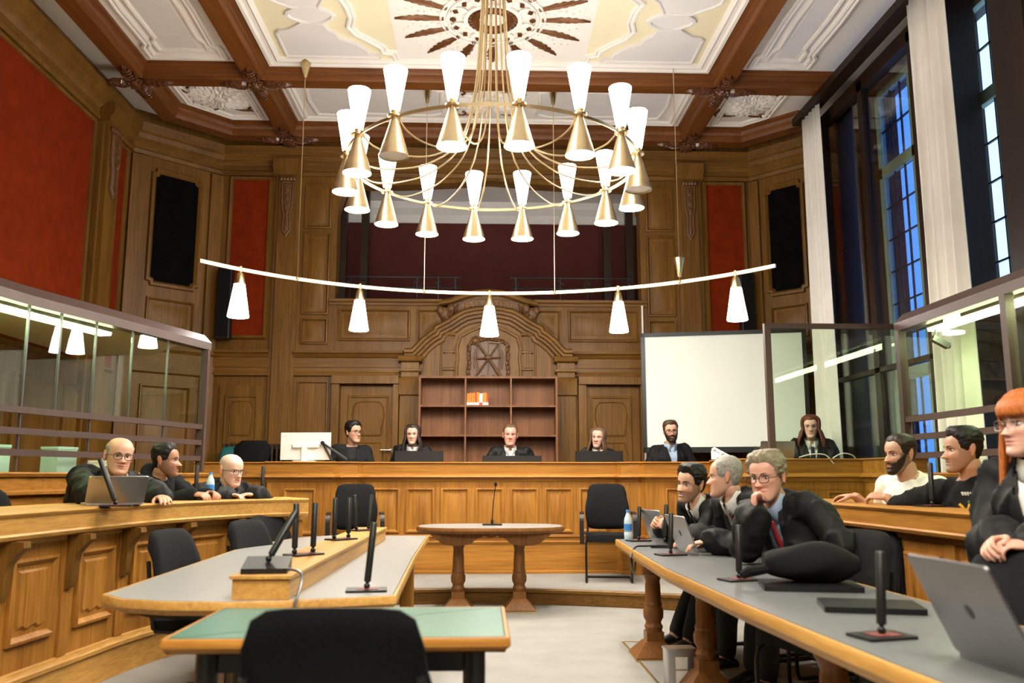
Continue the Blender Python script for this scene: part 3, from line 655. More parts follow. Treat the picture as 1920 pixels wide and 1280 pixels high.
pj_, _ = wallpl((0, 9.58), (1, 9.58)); pside, _ = wallpl((0, 9.32), (1, 9.32)); pw2, _ = wallpl((0, 9.72), (1, 9.72))
for k in range(7):
    c = .01+(k-3)*.382; o = pan(pj_, rect(c-.155, c+.155, .58, 1.06), jb, 'oak_z', PAN)
for c in (-2.02, 2.08): pan(pside, rect(c-.17, c+.17, .58, 1.06), jb, 'oak_z', PAN)
for c in (-2.98, -2.62): pan(pw2, rect(c-.14, c+.14, .58, 1.06), jb, 'oak_z', PAN)
# ---- clerk's bench on the right
cb = thing('clerk_bench', 'oak bench of the red-haired woman, stepped forward on the right', 'bench')
path = [(2.42, 9.30), (2.42, 8.25), (3.62, 8.25), (3.62, 7.75), (4.0, 7.75)]
m = MB(); m.sweep(path, [(-.30, 1.36), (.02, 1.36), (.03, 1.35), (.01, 1.335), (.01, 1.22), (.05, 1.20), (.06, 1.185), (.02, 1.17), (.015, 1.14), (0, 1.13), (-.04, 1.13), (-.04, 1.31), (-.30, 1.31)]); P(m, 'top_rail', 'oak_x', cb)
m = MB(); m.sweep(path, [(-.04, 1.14), (0, 1.14), (0, .002), (-.04, .002)]); P(m, 'body', 'oak_z', cb)
pcb, _ = wallpl((0, 8.25), (1, 8.25))
for c in (2.66, 3.02, 3.38): pan(pcb, rect(c-.13, c+.13, .55, 1.05), cb, 'oak_z', PAN)

# ---- curved and straight side desks
def side_desk(name, lbl, T, B, zt, step, grain, brk):
    d = thing(name, lbl, 'desk', (0, 0, 0))
    Ts, Bs = smooth_path(T), smooth_path(B)
    m = MB(); m.sweep(Ts, [(-.62, zt), (-.02, zt), (.0, zt-.008), (-.006, zt-.022), (-.014, zt-.03), (-.014, zt-.105), (-.004, zt-.115), (-.012, zt-.132), (-.03, zt-.14), (-.10, zt-.145), (-.10, zt-.04), (-.62, zt-.04)]); P(m, 'desk_top', grain, d)
    m = MB(); m.sweep(Bs, [(-.04, zt-.06), (0, zt-.06), (0, .002), (-.04, .002)]); P(m, 'body', 'oak_z', d)
    m = MB(); m.sweep(Bs, [(0, .23), (.014, .225), (.02, .205), (.03, .195), (.03, .175), (.018, .165), (.018, .02), (.025, .002), (0, .002)]); P(m, 'plinth', grain, d)
    m = MB(); m.sweep(Bs, [(0, zt-.17), (.012, zt-.17), (.012, zt-.12), (0, zt-.12)]); P(m, 'frieze', grain, d)
    N = resample(Bs, step)
    for i in range(len(N)-1):
        pl, L = wallpl(N[i], N[i+1])
        m = MB(); plbox(m, pl, -.035, .035, .23, zt-.17, 0, .014); P(m, 'stile', 'oak_z', d)
        u0, u1, v0, v1 = .10, L-.10, .36, zt-.24
        pan(pl, rect(u0, u1, v0, v1), d, 'oak_z', [(0, .0), (0, .02), (.016, .026), (.03, .012), (.038, .0)])
        sh = [(u0+.07, v0+.09), (u0+.09, v0+.065)] + [(u0+.09+(u1-u0-.18)*k/6, v0+.065+.010*math.sin(k*PI/1.5)) for k in range(1, 6)] + [(u1-.09, v0+.065), (u1-.07, v0+.09), (u1-.07, v1-.06), (u0+.07, v1-.06)]
        pan(pl, sh, d, 'oak_z', [(0, .001), (.012, .010)], name='field')
        if i % brk == 0:
            m = MB(); prof = [(zt-.14, .0), (zt-.14, .13), (zt-.17, .135), (zt-.20, .10), (zt-.25, .06), (zt-.32, .045), (zt-.40, .04), (zt-.43, .025), (zt-.44, .0)]
            m.rings([[pl.pt(u, v, h+.012) for v, h in prof] for u in (-.028, .028)]); P(m, 'bracket', 'wall_z', d)
    return d
side_desk('curved_desk', 'long curved oak desk on the left with carved brackets', [(-2.56, 2.6), (-2.35, 4.18), (-2.27, 4.95), (-2.13, 5.83), (-1.78, 6.60), (-1.43, 6.86)],
          [(-2.66, 2.6), (-2.45, 4.18), (-2.37, 4.95), (-2.25, 5.85), (-1.90, 6.70), (-1.50, 7.0)], 1.02, .62, 'oak_pale_y', 1)
side_desk('straight_desk', 'straight oak desk on the right with square panels', [(2.16, 6.6), (2.22, 5.2), (2.28, 3.8), (2.34, 2.2)],
          [(2.24, 6.6), (2.30, 5.2), (2.36, 3.8), (2.42, 2.2)], 1.02, .55, 'oak_y', 99)

# ---- glass docks
def dock(name, lbl, line, posts, zcap, extra):
    d = thing(name, lbl, 'glass dock')
    S = line
    m = MB(); m.sweep(S, [(-.16, zcap+.02), (-.16, zcap+.13), (-.05, zcap+.15), (.03, zcap+.07), (.03, zcap), (-.05, zcap)]); P(m, 'cap', 'cage_metal', d)
    for z in (1.62, 1.475, 1.33):
        m = MB(); m.sweep(S, [(-.025, z), (.025, z), (.025, z+.045), (-.025, z+.045)]); P(m, 'rail', 'cage_metal', d)
    m = MB(); m.sweep(S, [(-.30, 1.22), (.10, 1.22), (.11, 1.21), (.10, 1.19), (.08, 1.185), (.08, 1.10), (.10, 1.09), (.10, 1.07), (.06, 1.06), (.06, .20), (.02, .20), (.02, 1.18), (-.30, 1.18)]); P(m, 'bench_back', 'oak_y', d)
    N = resample(S, .62)
    for i in range(len(N)-1):
        pl, L = wallpl(N[i], N[i+1]); m = MB(); panel(m, pl, rect(.06, L-.06, .45, 1.0), [(a, b+.06) for a, b in PAN]); P(m, 'panel', 'oak_z', d)
    pp = posts
    for i in range(len(pp)-1):
        a, b = V((*pp[i], 0)), V((*pp[i+1], 0)); t = (b-a).normalized(); nrm = V((t.y, -t.x, 0))
        q0, q1 = a+t*.012, b-t*.012; m = MB()
        m.prism([(q0-nrm*.006)[:2], (q1-nrm*.006)[:2], (q1+nrm*.006)[:2], (q0+nrm*.006)[:2]], 1.655, zcap+.01); P(m, 'pane', 'cage_glass', d, smooth=False)
    for i, p in enumerate(pp):
        big = i in extra; r = .032 if big else .008; m = MB(); m.box(p[0]-r, p[0]+r, p[1]-r, p[1]+r, 1.23 if (big or i % 2 == 0) else 1.66, zcap+.005); P(m, 'post', 'cage_metal' if big else 'alu_dark', d, smooth=False)
    return d
Lline = [(-3.46, 4.2), (-3.38, 5.2), (-3.25, 5.98), (-3.17, 6.28), (-3.07, 6.63), (-2.96, 7.05), (-2.84, 7.52), (-2.68, 8.12)]
dl = dock('glass_dock', 'curved glazed dock on the left behind the seated men', Lline, [(-3.46, 4.2), (-3.38, 5.2), (-3.25, 5.98), (-3.17, 6.28), (-3.07, 6.63), (-2.96, 7.05), (-2.84, 7.52), (-2.69, 8.08)], 2.37, (7,))
m = MB(); m.prism([(-4.45, 4.2), (-3.62, 4.2), (-3.4, 6.0), (-3.1, 7.05), (-2.84, 8.05), (-3.6, 9.2), (-4.45, 9.2)], 2.47, 2.50); P(m, 'roof', 'plaster_cream', dl, smooth=False)
Rline = [(3.36, 6.86), (3.36, 2.2)]
dr = dock('glass_dock', 'straight glazed dock on the right behind the two men', Rline, [(3.36, 6.82), (3.36, 5.38), (3.36, 3.9), (3.36, 2.4)], 2.37, (0, 1, 2, 3))
m = MB(); m.box(3.39, 3.72, 2.2, 6.86, 2.47, 2.50); P(m, 'roof', 'plaster_cream', dr, smooth=False)
for lbl, pts in (('fluorescent strip lamp under the roof of the left dock', [(-3.60, 4.3), (-3.48, 5.5), (-3.33, 6.25), (-3.16, 7.0)]), ('fluorescent strip lamp under the roof of the right dock', [(3.50, 6.55), (3.50, 5.0), (3.50, 2.4)])):
    t = thing('strip_lamp', lbl, 'lamp', (0, 0, 0))
    m = MB(); m.sweep(pts, [(-.06, 2.468), (-.06, 2.35), (.06, 2.35), (.06, 2.468)]); P(m, 'housing', 'white_plastic', t)
    m = MB(); m.sweep(pts, [(-.055, 2.349), (-.05, 2.325), (.05, 2.325), (.055, 2.349)]); P(m, 'tube', 'fluo', t)
gs = thing('glass_screen', 'tall framed glass screen in front of the red-haired woman', 'glass screen', (2.88, 6.94, 0))
def local(m, name, mat, t, **k):
    o = m.build(name, mat, None, **k); o.data.transform(Matrix.Translation(-V(t.location))); o.parent = t; return o
for x in (2.29, 3.42):
    m = MB(); m.box(x-.025, x+.025, 6.915, 6.965, .0 if x < 3 else .2, 2.41); local(m, 'post', 'cage_metal', gs, smooth=False)
m = MB(); m.box(2.265, 3.445, 6.915, 6.965, 2.41, 2.45); local(m, 'top_rail', 'cage_metal', gs, smooth=False)
m = MB(); m.box(2.315, 3.395, 6.934, 6.946, .8, 2.41); local(m, 'pane', 'cage_glass', gs, smooth=False)
m = MB(); m.box(2.30, 3.40, 6.92, 6.96, .76, .80); local(m, 'bottom_rail', 'cage_metal', gs, smooth=False)

# ---- bookcase and books
bk = thing('bookcase', 'open brown bookcase with nine bays behind the judges', 'bookcase', (0, 11.05, .55))
def kb(x0, x1, y0, y1, z0, z1, name, mat='shelf_wood'):
    m = MB(); m.box(x0, x1, y0, y1, z0, z1); return local(m, name, mat, bk, smooth=False)
kb(-.885, -.86, 10.86, 11.13, .551, 2.45, 'side'); kb(.86, .885, 10.86, 11.13, .551, 2.45, 'side'); kb(-.86, .86, 10.86, 11.13, 2.425, 2.45, 'top')
for x in (-.29, .29): kb(x-.011, x+.011, 10.865, 11.11, .60, 2.425, 'divider')
for z in (2.07, 1.695, 1.32, .945, .575):
    for x0, x1 in ((-.86, -.301), (-.279, .279), (.301, .86)): kb(x0, x1, 10.868, 11.11, z-.012, z+.012, 'shelf')
kb(-.86, .86, 11.11, 11.125, .56, 2.425, 'back_panel')
x = -.275
for k, (wd, h, c, lbl) in enumerate(((.035, .15, 'orange', 'orange book with white foot at the left end of the row'), (.022, .16, 'orange', 'second orange book from the left in the bookcase row'), (.02, .155, 'orange', 'third orange book from the left in the bookcase row'), (.022, .16, 'orange', 'fourth orange book from the left in the bookcase row'), (.02, .155, 'red_print', 'thin red book in the middle of the bookcase row'), (.03, .165, 'orange', 'tall orange book left of the cream volume'), (.04, .15, 'paper', 'cream coloured volume among the orange books'), (.05, .16, 'orange', 'thick orange book right of the cream volume'), (.022, .15, 'red_print', 'dark red book at the right end of the row'))):
    b = thing('book', lbl, 'book', (x+wd/2, 10.97, 2.082), group='books on the top shelf')
    m = MB(); m.box(-wd/2, wd/2, -.075, .075, 0, h, .003); m.build('cover', c, b); m = MB(); m.box(-wd/2+.001, wd/2-.001, -.0765, -.07, .0, .035); m.build('spine_label', 'paper' if c != 'paper' else 'red_print', b, smooth=False)
    x += wd+.002

# ---- tables
def turned_leg(x, y, z1, parent, r=.05, base=.15, name='leg'):
    m = MB(); s = base
    m.rings([[(x+a*q, y+b*q, z) for a, b in ((-1,-1),(1,-1),(1,1),(-1,1))] for q, z in ((s*.9, 0), (s*.9, .02), (s*.45, .10), (s*.36, .11), (s*.36, .17))])
    m.lathe((x, y, .17), [(r*.9, 0), (r*.95, .015), (r*1.05, .03), (r*.9, .045), (r*.85, .06), (r*1.12, .09), (r*1.15, .13), (r*.95, .16), (r*1.02, .175), (r*.9, .19), (r*.86, .30), (r*.78, z1-.33), (r*.95, z1-.30), (r*1.15, z1-.28), (r*1.0, z1-.25), (r*1.1, z1-.22), (r*1.1, z1-.17)], 18)
    o = m.build(name, 'leg_wood', parent)
    m = MB(); m.box(x-s*.93, x+s*.93, y-s*.93, y+s*.93, .0, .012); m.build('foot_rim', 'brass_dull', o, smooth=False); return o
def table_top(poly, z, th, parent, mat, edge):
    m = MB(); m.prism(offs(poly, .018), z-.006, z); o = P(m, 'table_top', mat, parent)
    m = MB(); m.rings([[(x, y, zz) for x, y in offs(poly, i)] for i, zz in ((.015, z-.001), (.004, z-.001), (0, z-.008), (.0, z-th*.6), (.012, z-th*.8), (.02, z-th))], cap0=False); P(m, 'edge', edge, parent)
    return o
ot = thing('oval_table', 'small oak witness table with two turned pedestals', 'table', (0, 0, 0))
op = [(-.66, 7.82), (-.55, 7.66), (-.30, 7.58), (.30, 7.58), (.55, 7.66), (.67, 7.82), (.67, 8.10), (.55, 8.26), (.30, 8.34), (-.30, 8.34), (-.55, 8.26), (-.66, 8.10)]
table_top(op, .745, .05, ot, 'laminate', 'leg_wood')
for y in (7.70, 8.20):
    m = MB(); q = [(-.54, .70), (-.52, .67)] + [(-.50+.12*k/4, .665-.075*math.sin(PI/2*k/4)) for k in range(1, 5)] + [(-.30, .585), (-.18, .60), (-.12, .65), (-.06, .668), (.0, .655), (.06, .668), (.12, .65), (.18, .60), (.30, .585), (.38, .59)] + [(.38+.12*k/4, .665-.075*math.cos(PI/2*k/4)) for k in range(1, 5)] + [(.52, .67), (.54, .70)]
    m.rings([[(u+.005, yy, v) for u, v in q] for yy in (y-.012, y+.012)]); P(m, 'apron', 'leg_wood', ot)
for x in (-.285, .265): turned_leg(x, 7.93, .70, ot, .058, .16, 'pedestal')
gt = thing('grey_table', 'grey topped table with a raised oak box along its middle', 'table')
gp = [(-1.63, 3.66), (-1.50, 3.52), (-1.30, 3.44), (-1.05, 3.42), (-.80, 3.46), (-.42, 3.58), (-.47, 5.2), (-.50, 7.05), (-1.30, 7.10), (-1.52, 6.9), (-1.70, 6.0)]
table_top(gp, .72, .055, gt, 'laminate', 'oak_pale_y')
m = MB(); m.prism([(-1.05, 3.47), (-.83, 3.47), (-.80, 6.6), (-1.0, 6.6)], .721, .80); m.prism([(-1.06, 3.46), (-.82, 3.46), (-.79, 6.62), (-1.01, 6.62)], .80, .812); P(m, 'cable_box', 'oak_pale_y', gt)
for x, y in ((-.62, 4.1), (-.64, 6.7), (-1.2, 3.75), (-1.25, 6.6)): 
    m = MB(); m.prism(round_rect(x-.05, x+.05, y-.05, y+.05, .02, 3), 0, .67); P(m, 'leg', 'oak_z', gt)
m = MB(); m.prism(offs(gp, .12), .635, .668); P(m, 'frame', 'black_metal', gt)
nt_ = thing('green_table', 'green topped table in the foreground on black legs', 'table')
np_ = round_rect(-1.03, .01, 2.66, 3.28, .012, 3); table_top(np_, .72, .045, nt_, 'laminate_green', 'oak_x')
for x, y in ((-.92, 2.78), (-.10, 2.78), (-.92, 3.18), (-.10, 3.18)): 
    m = MB(); m.lathe((x, y, 0), [(.04, 0), (.04, .012), (.035, .015), (.035, .68)], 20); P(m, 'leg', 'black_plastic', nt_)
m = MB(); m.box(-.92, -.10, 2.775, 2.79, .60, .67); P(m, 'cross_rail', 'black_metal', nt_, smooth=False)
rt = thing('counsel_table', 'long grey topped table on turned oak legs along the right', 'table')
rp = [(.94, 6.62), (.90, 5.6), (.87, 4.55), (.90, 3.4), (.96, 2.4), (1.03, 1.5), (1.75, 1.5), (1.66, 3.0), (1.60, 4.6), (1.58, 5.4), (1.60, 6.62)]
table_top(rp, .72, .07, rt, 'laminate_dark', 'oak_pale_y')
for x, y in ((1.08, 5.92), (1.20, 5.02), (1.22, 3.25), (1.5, 6.2), (1.52, 2.2)): turned_leg(x, y, .65, rt, .06, .16)

# ---- chairs
def office_chair(lbl, loc, rz, arms=False, mat='chair_cloth', hb=.46, zs=.46, wid=.46, grp='black fabric chairs'):
    t = thing('armchair' if arms else 'chair', lbl, 'chair', loc, rz, grp); w = wid/2
    m = MB(); R = []
    for k, (y, dz, ww) in enumerate(((-.24, -.03, .80), (-.235, .0, .92), (-.15, .012, 1), (.10, .008, 1), (.20, .0, .9), (.205, -.035, .85))):
        R.append([(x*ww*w, y, zs+dz+(.006 if abs(x) < .9 else -.008)) for x in (-1, -.8, 0, .8, 1)] + [(x*ww*w*.92, y, zs-.06) for x in (1, .8, 0, -.8, -1)])
    m.rings(R); m.build('seat', mat, t)
    m = MB(); R = []; nx = 11; nz = 13
    def bpt(i, j, side):
        x = -1+2*i/(nx-1); q = j/(nz-1); ax = abs(x); z0 = zs+.04+.035*ax**4; z1 = zs+.04+hb-.085*ax**6-.012*ax**2; z = z0+(z1-z0)*q
        ed = max(ax**10, (2*abs(q-.5))**14); th = .024*(1-.75*ed); ww = w*(.90+.10*math.sin(PI*min(1, q*1.15)))
        return (ww*math.sin(x*PI/2*.82)/math.sin(PI/2*.82), .20+.07*q-.035*math.sin(PI*q)-.030*x*x+side*th, z)
    vs = [bpt(i, j, sd) for sd in (-1, 1) for j in range(nz) for i in range(nx)]; fs = []; o_ = nx*nz
    for j in range(nz-1):
        for i in range(nx-1): a_ = j*nx+i; fs += [(a_, a_+1, a_+1+nx, a_+nx), (o_+a_+nx, o_+a_+1+nx, o_+a_+1, o_+a_)]
    per = [i for i in range(nx)]+[j*nx+nx-1 for j in range(1, nz)]+[(nz-1)*nx+i for i in range(nx-2, -1, -1)]+[j*nx for j in range(nz-2, 0, -1)]
    for k in range(len(per)): p_, q_ = per[k], per[(k+1) % len(per)]; fs.append((p_, o_+p_, o_+q_, q_))
    m.add(vs, fs)
    m.build('backrest', mat, t, ang=70)
    m = MB()
    for s in (-1, 1): m.tube([(s*w*.86, .24, zs+.30), (s*w*.9, .20, zs+.02), (s*w*.95, .16, zs-.06), (s*w*.98, -.18, zs-.06), (s*w*.98, -.235, zs-.09), (s*w*.98, -.25, zs-.14), (s*w*.98, -.25, .05), (s*w*.98, -.235, .014), (s*w*.98, -.20, .012), (s*w*.98, .22, .012)], .0115, 8)
    m.tube([(-w*.98, .22, .012), (w*.98, .22, .012)], .0115, 8); m.tube([(-w*.95, .02, zs-.075), (w*.95, .02, zs-.075)], .011, 8)
    m.build('frame', 'black_metal', t)
    if arms:
        for s in (-1, 1):
            m = MB(); R = []
            for (y, z, hh) in ((.20, zs+.20, .02), (.10, zs+.215, .02), (-.10, zs+.215, .02), (-.20, zs+.195, .024), (-.245, zs+.15, .022), (-.25, zs+.02, .016), (-.245, zs-.08, .012)):
                R.append([(s*(w+.035)+a*.022, y+b*(hh*.5 if z < zs+.19 else 0), z+b*(0 if z < zs+.19 else hh*.5)) for a, b in ((-1,-1),(1,-1),(1,1),(-1,1))])
            m.rings(R); m.build('armrest', 'black_plastic', t)
    return t
office_chair('black armchair on the step, left of the witness table', (-1.36, 8.88, .141), .15, True, 'chair_cloth', .47)
office_chair('black armchair on the step, right of the witness table', (1.22, 8.92, .141), -.12, True, 'chair_cloth', .47)
office_chair('large black chair seen from behind in the foreground', (-.42, 2.31, 0), PI, False, 'chair_cloth', .42, zs=.44, wid=.47)
office_chair('grey-black chair at the near end of the grey table\'s left side', (-1.60, 4.95, 0), 1.35, False, 'chair_cloth', .42, .44)
office_chair('grey-black chair in the middle of the grey table\'s left side', (-1.45, 5.92, 0), 1.2, False, 'chair_cloth', .42, .44)
office_chair('grey-black chair at the far end of the grey table\'s left side', (-1.49, 6.58, 0), 1.1, False, 'chair_cloth', .42, .44)
office_chair('black chair beside the counsel in the red tie', (1.60, 4.25, 0), -1.2, False, 'chair_cloth', .45, .44)
office_chair('black chair at the counsel table in front of the standing woman', (1.60, 2.95, 0), -1.2, False, 'chair_cloth', .45, .44)
office_chair('empty black chair left of the man with the laptop', (-2.9, 5.28, .2), 1.2, False, 'chair_cloth', .42, .46)
for lbl, x, y, r in (('black chair under the smiling counsel', 1.93, 6.12, -1.25), ('black chair under the older balding counsel', 1.96, 5.52, -1.25), ('black chair under the counsel resting his chin', 2.0, 4.94, -1.05)): office_chair(lbl, (x, y, 0), r, False, 'chair_cloth', .40, .44)
for n, (x, y, z, r, lbl) in enumerate(((-3.02, 10.45, .551, .2, 'teal chair with a black coat over it by the radiator'), (-1.74, 10.42, .551, 0, 'teal chair of the man in the dark jacket and glasses'), (3.62, 9.62, .551, -.3, 'teal chair of the red-haired woman'), (3.74, 5.85, .0, -1.2, 'teal chair inside the right glass dock'), (-.95, 10.48, .551, .1, 'teal chair of the dark-haired woman judge'))):
    office_chair(lbl, (x, y, z), r, False, 'teal', .56, .40 if n != 3 else .75, .48, 'teal chairs')
m = MB(); R = []
for k in range(12):
    q = k/11; z = 1.0+.62*q; wv = .27*(1-.5*q**4)+.02*math.sin(9*q); R.append([(-2.98+.09*q+(wv+.02*math.sin(5*a+7*q))*math.cos(a), 10.68+.09*math.sin(a)*(1-.3*q), z) for a in [i*2*PI/18 for i in range(18)]])
m.rings(R); tag(recenter(m.build('coat', 'black_cloth')), 'black coat hung over the teal chair by the radiator', 'coat')
# ---- radiator
rd = thing('radiator', 'brown ribbed radiator under the left door panels', 'radiator', (-2.85, 11.02, .551))
for k in range(17):
    m = MB(); x = -.48+.06*k; m.prism(round_rect(x-.014, x+.014, -.07, .07, .012, 3), .06, 1.04); m.build('rib', 'radiator_paint', rd)
for z in (.10, .98):
    m = MB(); m.tube([(-.5, 0, z), (.5, 0, z)], .022, 8); m.build('pipe', 'radiator_paint', rd)
for x in (-.42, .42):
    m = MB(); m.box(x-.02, x+.02, -.05, .05, 0, .07); m.build('foot', 'radiator_paint', rd, smooth=False)
# ---- projection screen
ps = thing('projection_screen', 'large white projection screen in a black frame', 'screen', (2.95, 10.68, .551))
pl, L = wallpl((1.98, 10.90), (3.97, 10.42)); z0, z1 = 1.55, 2.97
pl.o = pl.o - V((ps.location.x, ps.location.y, 0))
zb = .551
m = MB(); plbox(m, pl, .05, L-.05, z0-zb, z1-zb, -.01, .0); m.build('canvas', 'screen_white', ps, smooth=False)
m = MB()
for a, b, c, d in ((0, .05, z0-.07, z1+.05), (L-.05, L, z0-.07, z1+.05), (0, L, z0-.07, z0), (0, L, z1, z1+.05)): plbox(m, pl, a, b, c-zb, d-zb, -.02, .015)
m.build('frame', 'black_plastic', ps, smooth=False)
for u in (.12, L-.12):
    m = MB(); plbox(m, pl, u-.02, u+.02, 0, z0-.06-zb, -.02, .0); plbox(m, pl, u-.02, u+.02, 0, .03, -.12, .12); m.build('leg', 'black_metal', ps, smooth=False)
m = MB(); m.box(2.025, 2.045, 11.04, 11.06, .551, 3.42); tag(recenter(m.build('screen_pole', 'white_plastic', smooth=False)), 'thin white pole rising beside the projection screen', 'pole')
# ---- curtains
def curtain(lbl, y0, y1, z0, z1, x, amp, folds, flare):
    m = MB(); R = []; n = 90
    for k in range(13):
        q = k/12; z = z1+(z0-z1)*q; row = []
        for i in range(n+1):
            t = i/n; yy = y0+(y1-y0)*((t-.5)*(1+flare*q)+.5); ph = t*folds*2*PI
            row.append((x+amp*(.35+.65*q)*(math.sin(ph+.5*math.sin(2*q+t*4))+.16*math.sin(2.3*ph+1)), yy+.006*math.sin(2*ph), z))
        R.append(row)
    m.rings(R, closed=False, cap0=False, cap1=False); o = m.build('curtain', 'curtain', ang=80)
    sd = o.modifiers.new('thick', 'SOLIDIFY'); sd.thickness = .006
    return tag(o, lbl, 'curtain', 'white curtains')
curtain('narrow white curtain beside the projection screen', 9.34, 9.86, .25, 5.52, 3.86, .042, 5, .12)
curtain('wide white curtain between the two windows', 6.64, 7.26, .25, 5.56, 3.86, .052, 4.5, .05)
m = MB(); m.box(3.80, 3.95, 4.0, 10.05, 5.53, 5.619); struct(m.build('trim_3', 'dark_z', smooth=False), 'dark curtain rail under the ceiling')
# ================================================================ LAMPS
CH = V((.004, 7.1, 3.858)); CR = 1.42
ch = thing('chandelier', 'huge round brass chandelier with sixteen hourglass lamps', 'chandelier', CH)
m = MB(); R = []
for i in range(97):
    a = 2*PI*i/96; R.append([((CR+x)*math.cos(a), (CR+x)*math.sin(a), z) for x, z in ((-.008, -.014), (.008, -.014), (.008, .014), (-.008, .014))])
m.rings(R, cap0=False, cap1=False); m.build('ring', 'brass', ch)
m = MB(); m.lathe((0, 0, 2.12), [(.13, .085), (.13, .05), (.10, .0), (.02, -.02)], 24); m.build('canopy', 'brass', ch)
parts = None
for k in range(16):
    a = math.radians(-90-3.2+11.25+22.5*k); dx, dy = math.cos(a), math.sin(a)
    if parts is None:
        m = MB(); m.lathe((0, 0, 0), [(.042, .06), (.05, .10), (.066, .20), (.085, .31), (.104, .425), (.100, .432), (.094, .425), (.0, .40)], 28, cap=False); sh = m.build('lamp_shade', 'lamp_white', ch)
        m = MB(); m.lathe((0, 0, 0), [(.0, .10), (.034, .10), (.036, .03), (.03, .028), (.03, .012), (.062, .012), (.062, -.004), (.034, -.006), (.034, -.03), (.05, -.08), (.09, -.22), (.128, -.355), (.126, -.357), (.1, -.25), (.03, -.08)], 28, cap=False); rf = m.build('reflector', 'brass', ch)
        m = MB(); m.lathe((0, 0, -.345), [(.0, .0), (.121, .0), (.121, .004), (.0, .004)], 28, cap=False); df = m.build('diffuser', 'lamp_down', rf)
        m = MB(); m.lathe((0, 0, -.345), [(.0, .0), (.121, .0), (.121, .004), (.0, .004)], 28, cap=False); dfo = m.build('diffuser', 'lamp_off', rf)
        m = MB(); pts = smooth_path([(.10, 0, 2.12), (.14, 0, 1.35), (.19, 0, .75), (.33, 0, .24), (.64, 0, -.02), (1.0, 0, -.10), (1.25, 0, -.075), (1.365, 0, 0.0)], 5); m.tube(pts, .0085, 7); arm = m.build('arm', 'brass', ch)
        dfo_me = dfo.data; bpy.data.objects.remove(dfo); parts = (sh.data, rf.data, df.data, arm.data)
    else:
        sh, rf, df, arm = [bpy.data.objects.new(n, d) for n, d in zip(('lamp_shade', 'reflector', 'diffuser', 'arm'), parts)]
        for o in (sh, rf, df, arm): COL.objects.link(o)
        sh.parent = ch; rf.parent = ch; arm.parent = ch; df.parent = rf
    if k in (14, 3): df.data = dfo_me
    sh.location = rf.location = (CR*dx, CR*dy, 0); arm.rotation_euler = (0, 0, a)
ch.scale = (.88,)*3
ch2 = copytree(ch); ch2.location = (.004, 1.0, 3.858); ch2['label'] = 'unseen matching brass chandelier added to light the near half of the room'  # unseen copy behind the camera, added to brighten the foreground
# ---- long curved pendant bar
ZP, PR, PC = 3.28, 3.575, 6.115
pb_ = thing('pendant_bar', 'long curved brass bar with five white glass lamps', 'pendant lamp', (0, PC+PR, ZP))
def bp(x, z=0): return (x, math.sqrt(PR*PR-x*x)-PR, z)
m = MB(); pts = [bp(-2.86+5.72*i/60) for i in range(61)]; R = []
for i, p in enumerate(pts):
    a = math.asin(p[0]/PR); R.append([(p[0]+o*math.sin(a), p[1]+o*math.cos(a), z) for o, z in ((-.012, -.018), (.012, -.018), (.012, .018), (-.012, .018))])
m.rings(R); m.build('bar', 'brass', pb_)
d0 = None
for x in (-2.56, -1.45, .0, 1.45, 2.56):
    if d0 is None:
        m = MB(); m.lathe((0, 0, 0), [(.02, .03), (.02, -.03), (.036, -.05), (.058, -.15), (.056, -.155)], 24); q = m.build('lamp_cap', 'brass_dull', pb_)
        m = MB(); m.lathe((0, 0, 0), [(.0, -.145), (.054, -.148), (.078, -.30), (.108, -.49), (.104, -.497), (.0, -.49)], 28, cap=False); g = m.build('lamp_shade', 'lamp_white_p', pb_); d0 = (q.data, g.data)
    else:
        q, g = [bpy.data.objects.new(n, d) for n, d in zip(('lamp_cap', 'lamp_shade'), d0)]
        for o in (q, g): COL.objects.link(o); o.parent = pb_
    q.location = g.location = bp(x)
for x, zt, low in ((-2.07, ZC-.0, 0), (2.07, ZC-.0, 1), (-.75, ZC, 0), (.75, ZC, 0)):
    b = V(bp(x)); m = MB(); m.tube([b+V((0,0,.02)), V((b.x, b.y, zt-ZP-(.0 if low else .18)))], .005, 6); m.build('suspension_wire', 'brass', pb_)
    m = MB(); m.ball(b, .028, 10, 7); m.build('clamp', 'brass', pb_)
    z = (.06 if low else zt-ZP-.23); m = MB(); m.lathe((b.x, b.y, z), [(.015, 0), (.02, .002), (.062, .205), (.06, .21)], 20); m.build('canopy_cone', 'brass_dull', pb_)
# ================================================================ PEOPLE
def attr_mat(name, rough=.5, sss=True):
    m, nt, b = newmat(name); a = nt.nodes.new('ShaderNodeVertexColor'); a.layer_name = 'Col'
    nt.links.new(a.outputs['Color'], b.inputs['Base Color']); b.inputs['Roughness'].default_value = rough
    if sss: b.inputs['Subsurface Weight'].default_value = .08; b.inputs['Subsurface Radius'].default_value = (.012, .004, .002); b.inputs['Subsurface Scale'].default_value = .5
    return m
attr_mat('skin')
plain('eye_white', (.50, .46, .43), .25, noise_amt=.0); plain('iris', (.03, .018, .010), .15, noise_amt=.1)
HAIRC = {'black': (.008, .006, .005), 'dark': (.022, .012, .007), 'brown': (.060, .030, .014), 'auburn': (.11, .022, .008), 'ginger': (.42, .12, .025), 'grey': (.30, .28, .25), 'white': (.62, .58, .50), 'ash': (.24, .20, .13), 'lightbrown': (.11, .055, .025)}
